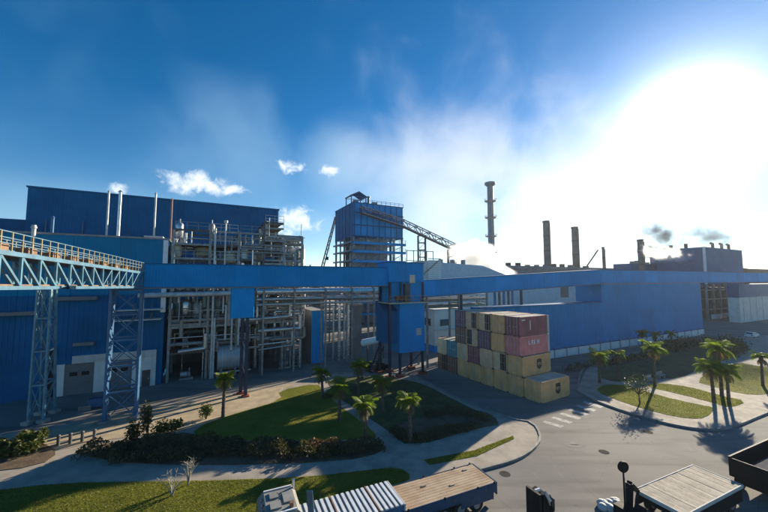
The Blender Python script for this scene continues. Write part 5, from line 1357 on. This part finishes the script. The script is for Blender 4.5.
# pale leafless shrubs
for i, (px, py, h) in enumerate(((172, 496, 1.7), (188, 485, 1.9))):
    g = G(px, py, .13); s = thing('bare_shrub', ('pale leafless shrub on the near lawn, lower and wider one', 'pale leafless shrub on the near lawn, slimmer one to the right')[i], 'shrub', (g[0], g[1], .13))
    r = random.Random(50+i); b = MB(); tw = MB()
    for k in range(11):
        a = r.uniform(0, 6.28); sp = r.uniform(.2, .8)*(1.2 if i == 0 else .6); e = Vector((cos(a)*sp, sin(a)*sp, h*r.uniform(.6, 1)))
        m_ = Vector((e.x*.35, e.y*.35, e.z*.55)); b.cyl((0, 0, -.05), m_, .035, 6, .022); b.cyl(m_, e, .022, 5, .01)
        for q in range(6):
            f = r.uniform(.2, 1); p = m_.lerp(e, f); tw.cyl(p, p+Vector((r.gauss(0, .18), r.gauss(0, .18), r.uniform(.05, .3))), .014, 4, .006)
    b.build('branches', TWIG, s); tw.build('twigs', TWIG, s)
# white benches in the right garden
for i, (px, py) in enumerate(((650, 382), (661, 378))):
    g = G(px, py, .12); s = thing('garden_bench', ('nearer pale concrete bench in the right garden', 'farther pale concrete bench in the right garden')[i], 'bench', (g[0], g[1], .12), TH)
    MB().box(-.9, .9, -.25, .25, .42, .5).build('seat', CONC, s); MB().box(-.9, .9, .2, .27, .5, .95).build('backrest', CONC, s)
    for x in (-.7, .7): MB().box(x-.1, x+.1, -.22, .22, 0, .42).build('leg', CONC, s)
# bollards along the left path
for i, (px, py) in enumerate(((58, 446), (70, 444), (82, 442), (94, 440))):
    g = G(px, py, .12); o = MB().cyl((0, 0, 0), (0, 0, .8), .13, 10).rev([(.13, .8), (.16, .84), (.14, .95), (0, 1.0)], 10).build('bollard', DSTEEL)
    o.location = (g[0], g[1], .12); tag(o, 'dark bollard, %s from the left, below the slim lattice tower' % ('first', 'second', 'third', 'fourth')[i], 'bollard', 'bollards on the left path')

g = G(97, 407); s = thing('blue_skip', 'small blue open skip on the yard before the left hall', 'skip', g, TH)
MB().box(-.8, .8, -.5, .5, .12, .2).build('floor', BLUESTEEL, s)
for (x0, x1, y0, y1) in ((-.8, .8, -.5, -.44), (-.8, .8, .44, .5), (-.8, -.74, -.439, .439), (.74, .8, -.439, .439)): MB().box(x0, x1, y0, y1, .201, 1.1).build('side', BLUESTEEL, s)
for x in (-.5, .5): MB().box(x-.1, x+.1, -.4, .4, 0, .12).build('skid', DSTEEL, s)
g = G(86, 409); s = thing('pallet_stack', 'stack of three pallets beside the blue skip', 'pallets', g, .4)
for k in range(3):
    for q in range(5): MB().box(-.6, .6, -.5+q*.21, -.36+q*.21, .10+k*.15, .125+k*.15).build('board', WOOD, s)
    for y in (-.45, 0, .4): MB().box(-.6, .6, y-.04, y+.05, k*.15+.002, .099+k*.15).build('bearer', WOOD, s)

# grass blades on the lawns
def inside(p, poly):
    c = False; j = len(poly)-1
    for i in range(len(poly)):
        if (poly[i][1] > p[1]) != (poly[j][1] > p[1]) and p[0] < (poly[j][0]-poly[i][0])*(p[1]-poly[i][1])/(poly[j][1]-poly[i][1])+poly[i][0]: c = not c
        j = i
    return c
for gi, (poly, n, z) in enumerate(GRASS):
    r = random.Random(60+gi); xs_ = [p[0] for p in poly]; ys_ = [p[1] for p in poly]; b = MB(); k = 0; tries = 0
    x0, x1, y0, y1 = max(min(xs_), -40), min(max(xs_), 75), max(min(ys_), 14), max(ys_)
    while k < n and tries < n*6:
        tries += 1; x = r.uniform(x0, x1); y = r.uniform(y0, y1)
        if not inside((x, y), poly): continue
        k += 1; a = r.uniform(0, 6.28); h = r.uniform(.03, .09); w = r.uniform(.014, .034)
        dx, dy = cos(a)*w, sin(a)*w; lx, ly = r.gauss(0, .04), r.gauss(0, .04)
        b._add([(x-dx, y-dy, z-.01), (x+dx, y+dy, z-.01), (x+lx, y+ly, z+h)], [(0, 1, 2)])
    o = b.build('grass', GRASSB); o['kind'] = 'stuff'

# ------------------------------------------------------------------ steam, smoke
def volmat(name, col, dens, nscale, aniso=.3, thr=.45, seed=0.0, wsc=None, edge=.85):
    m = bpy.data.materials.new(name); m.use_nodes = True; t_ = m.node_tree; t_.nodes.clear(); n = NT(t_)
    o = n.n('ShaderNodeOutputMaterial'); v = n.n('ShaderNodeVolumePrincipled'); t_.links.new(v.outputs[0], o.inputs['Volume'])
    oc = n.n('ShaderNodeTexCoord').outputs['Object']
    r = n.vm('LENGTH', oc)
    gp = n.n('ShaderNodeNewGeometry').outputs['Position'] if wsc else oc
    nz = n.noise(n.vm('ADD', gp, (seed, seed*1.3, 0)), wsc or nscale, 5, .62, .4)
    f = n.m('SUBTRACT', n.m('ADD', n.m('MULTIPLY', n.m('SUBTRACT', 1.0, r), edge), nz), thr+.5)
    d = n.m('MULTIPLY', n.m('MAXIMUM', f, 0.0), dens)
    t_.links.new(d, v.inputs['Density']); v.inputs['Color'].default_value = col+(1,); v.inputs['Anisotropy'].default_value = aniso
    return m
def puff(px, py, Y, rx, rz, m, lab, tilt=0.0, name='steam_cloud', ry=None):
    p = D(px, py, Y); b = MB(); n = 12; k = 8
    b.rev([(max(.001, sin(pi*i/k)), -cos(pi*i/k)) for i in range(k+1)], n)
    o = b.build(name, m); o.location = p; o.scale = (rx*Y/F, (ry or (rx+rz)/2)*Y/F, rz*Y/F); o.rotation_euler = (0, tilt, 0)
    tag(o, lab, 'smoke' if name == 'smoke_puff' else 'steam', kind='stuff')
steam = volmat('steam', (1, 1, 1), 1.6, 2.6, .7, .24, 1.1, .16, .8)
smoke = volmat('smoke', (.14, .13, .13), 3.0, 2.4, .0, .26, 4.2, .25, .7)
trail = volmat('smoke_trail', (.15, .14, .14), 1.3, 3.2, .0, .20, 2.3, .3, .5)
trail2 = volmat('smoke_trail_grey', (.25, .25, .25), 1.0, 3.0, .0, .18, 6.1, .26, .5)
steam2 = volmat('steam_wisp', (1, 1, 1), 1.4, 2.6, .7, .16, 3.3, .33, .45)
puff(478, 258, 108, 42, 23, steam, 'white steam cloud covering the foot of the coal conveyor', radians(24))
puff(503, 271, 104, 18, 9, steam, 'small white steam tail over the inclined gallery', radians(20))
puff(664, 255, 132, 36, 9, steam2, 'white steam streak before the link block', radians(12))
puff(648, 252, 146, 17, 10, smoke, 'dark smoke hugging the smoking stack top', 0, 'smoke_puff')
puff(662, 235, 138, 36, 12, trail, 'dark broken smoke trail drifting up left from boiler block', radians(30), 'smoke_puff')
puff(708, 236, 128, 38, 11, trail2, 'grey smoke trail from the boiler block roof pipes', radians(20), 'smoke_puff')

# ------------------------------------------------------------------ haze
hzm = bpy.data.materials.new('haze'); hzm.use_nodes = True; ht_ = hzm.node_tree; ht_.nodes.clear()
o_ = ht_.nodes.new('ShaderNodeOutputMaterial'); v_ = ht_.nodes.new('ShaderNodeVolumePrincipled'); ht_.links.new(v_.outputs[0], o_.inputs['Volume'])
v_.inputs['Color'].default_value = (.86, .92, 1, 1); v_.inputs['Density'].default_value = .00012; v_.inputs['Anisotropy'].default_value = .55
hb_ = MB().box(-260, 320, -30, 420, -1.1, 72).build('haze', hzm); hb_['kind'] = 'stuff'
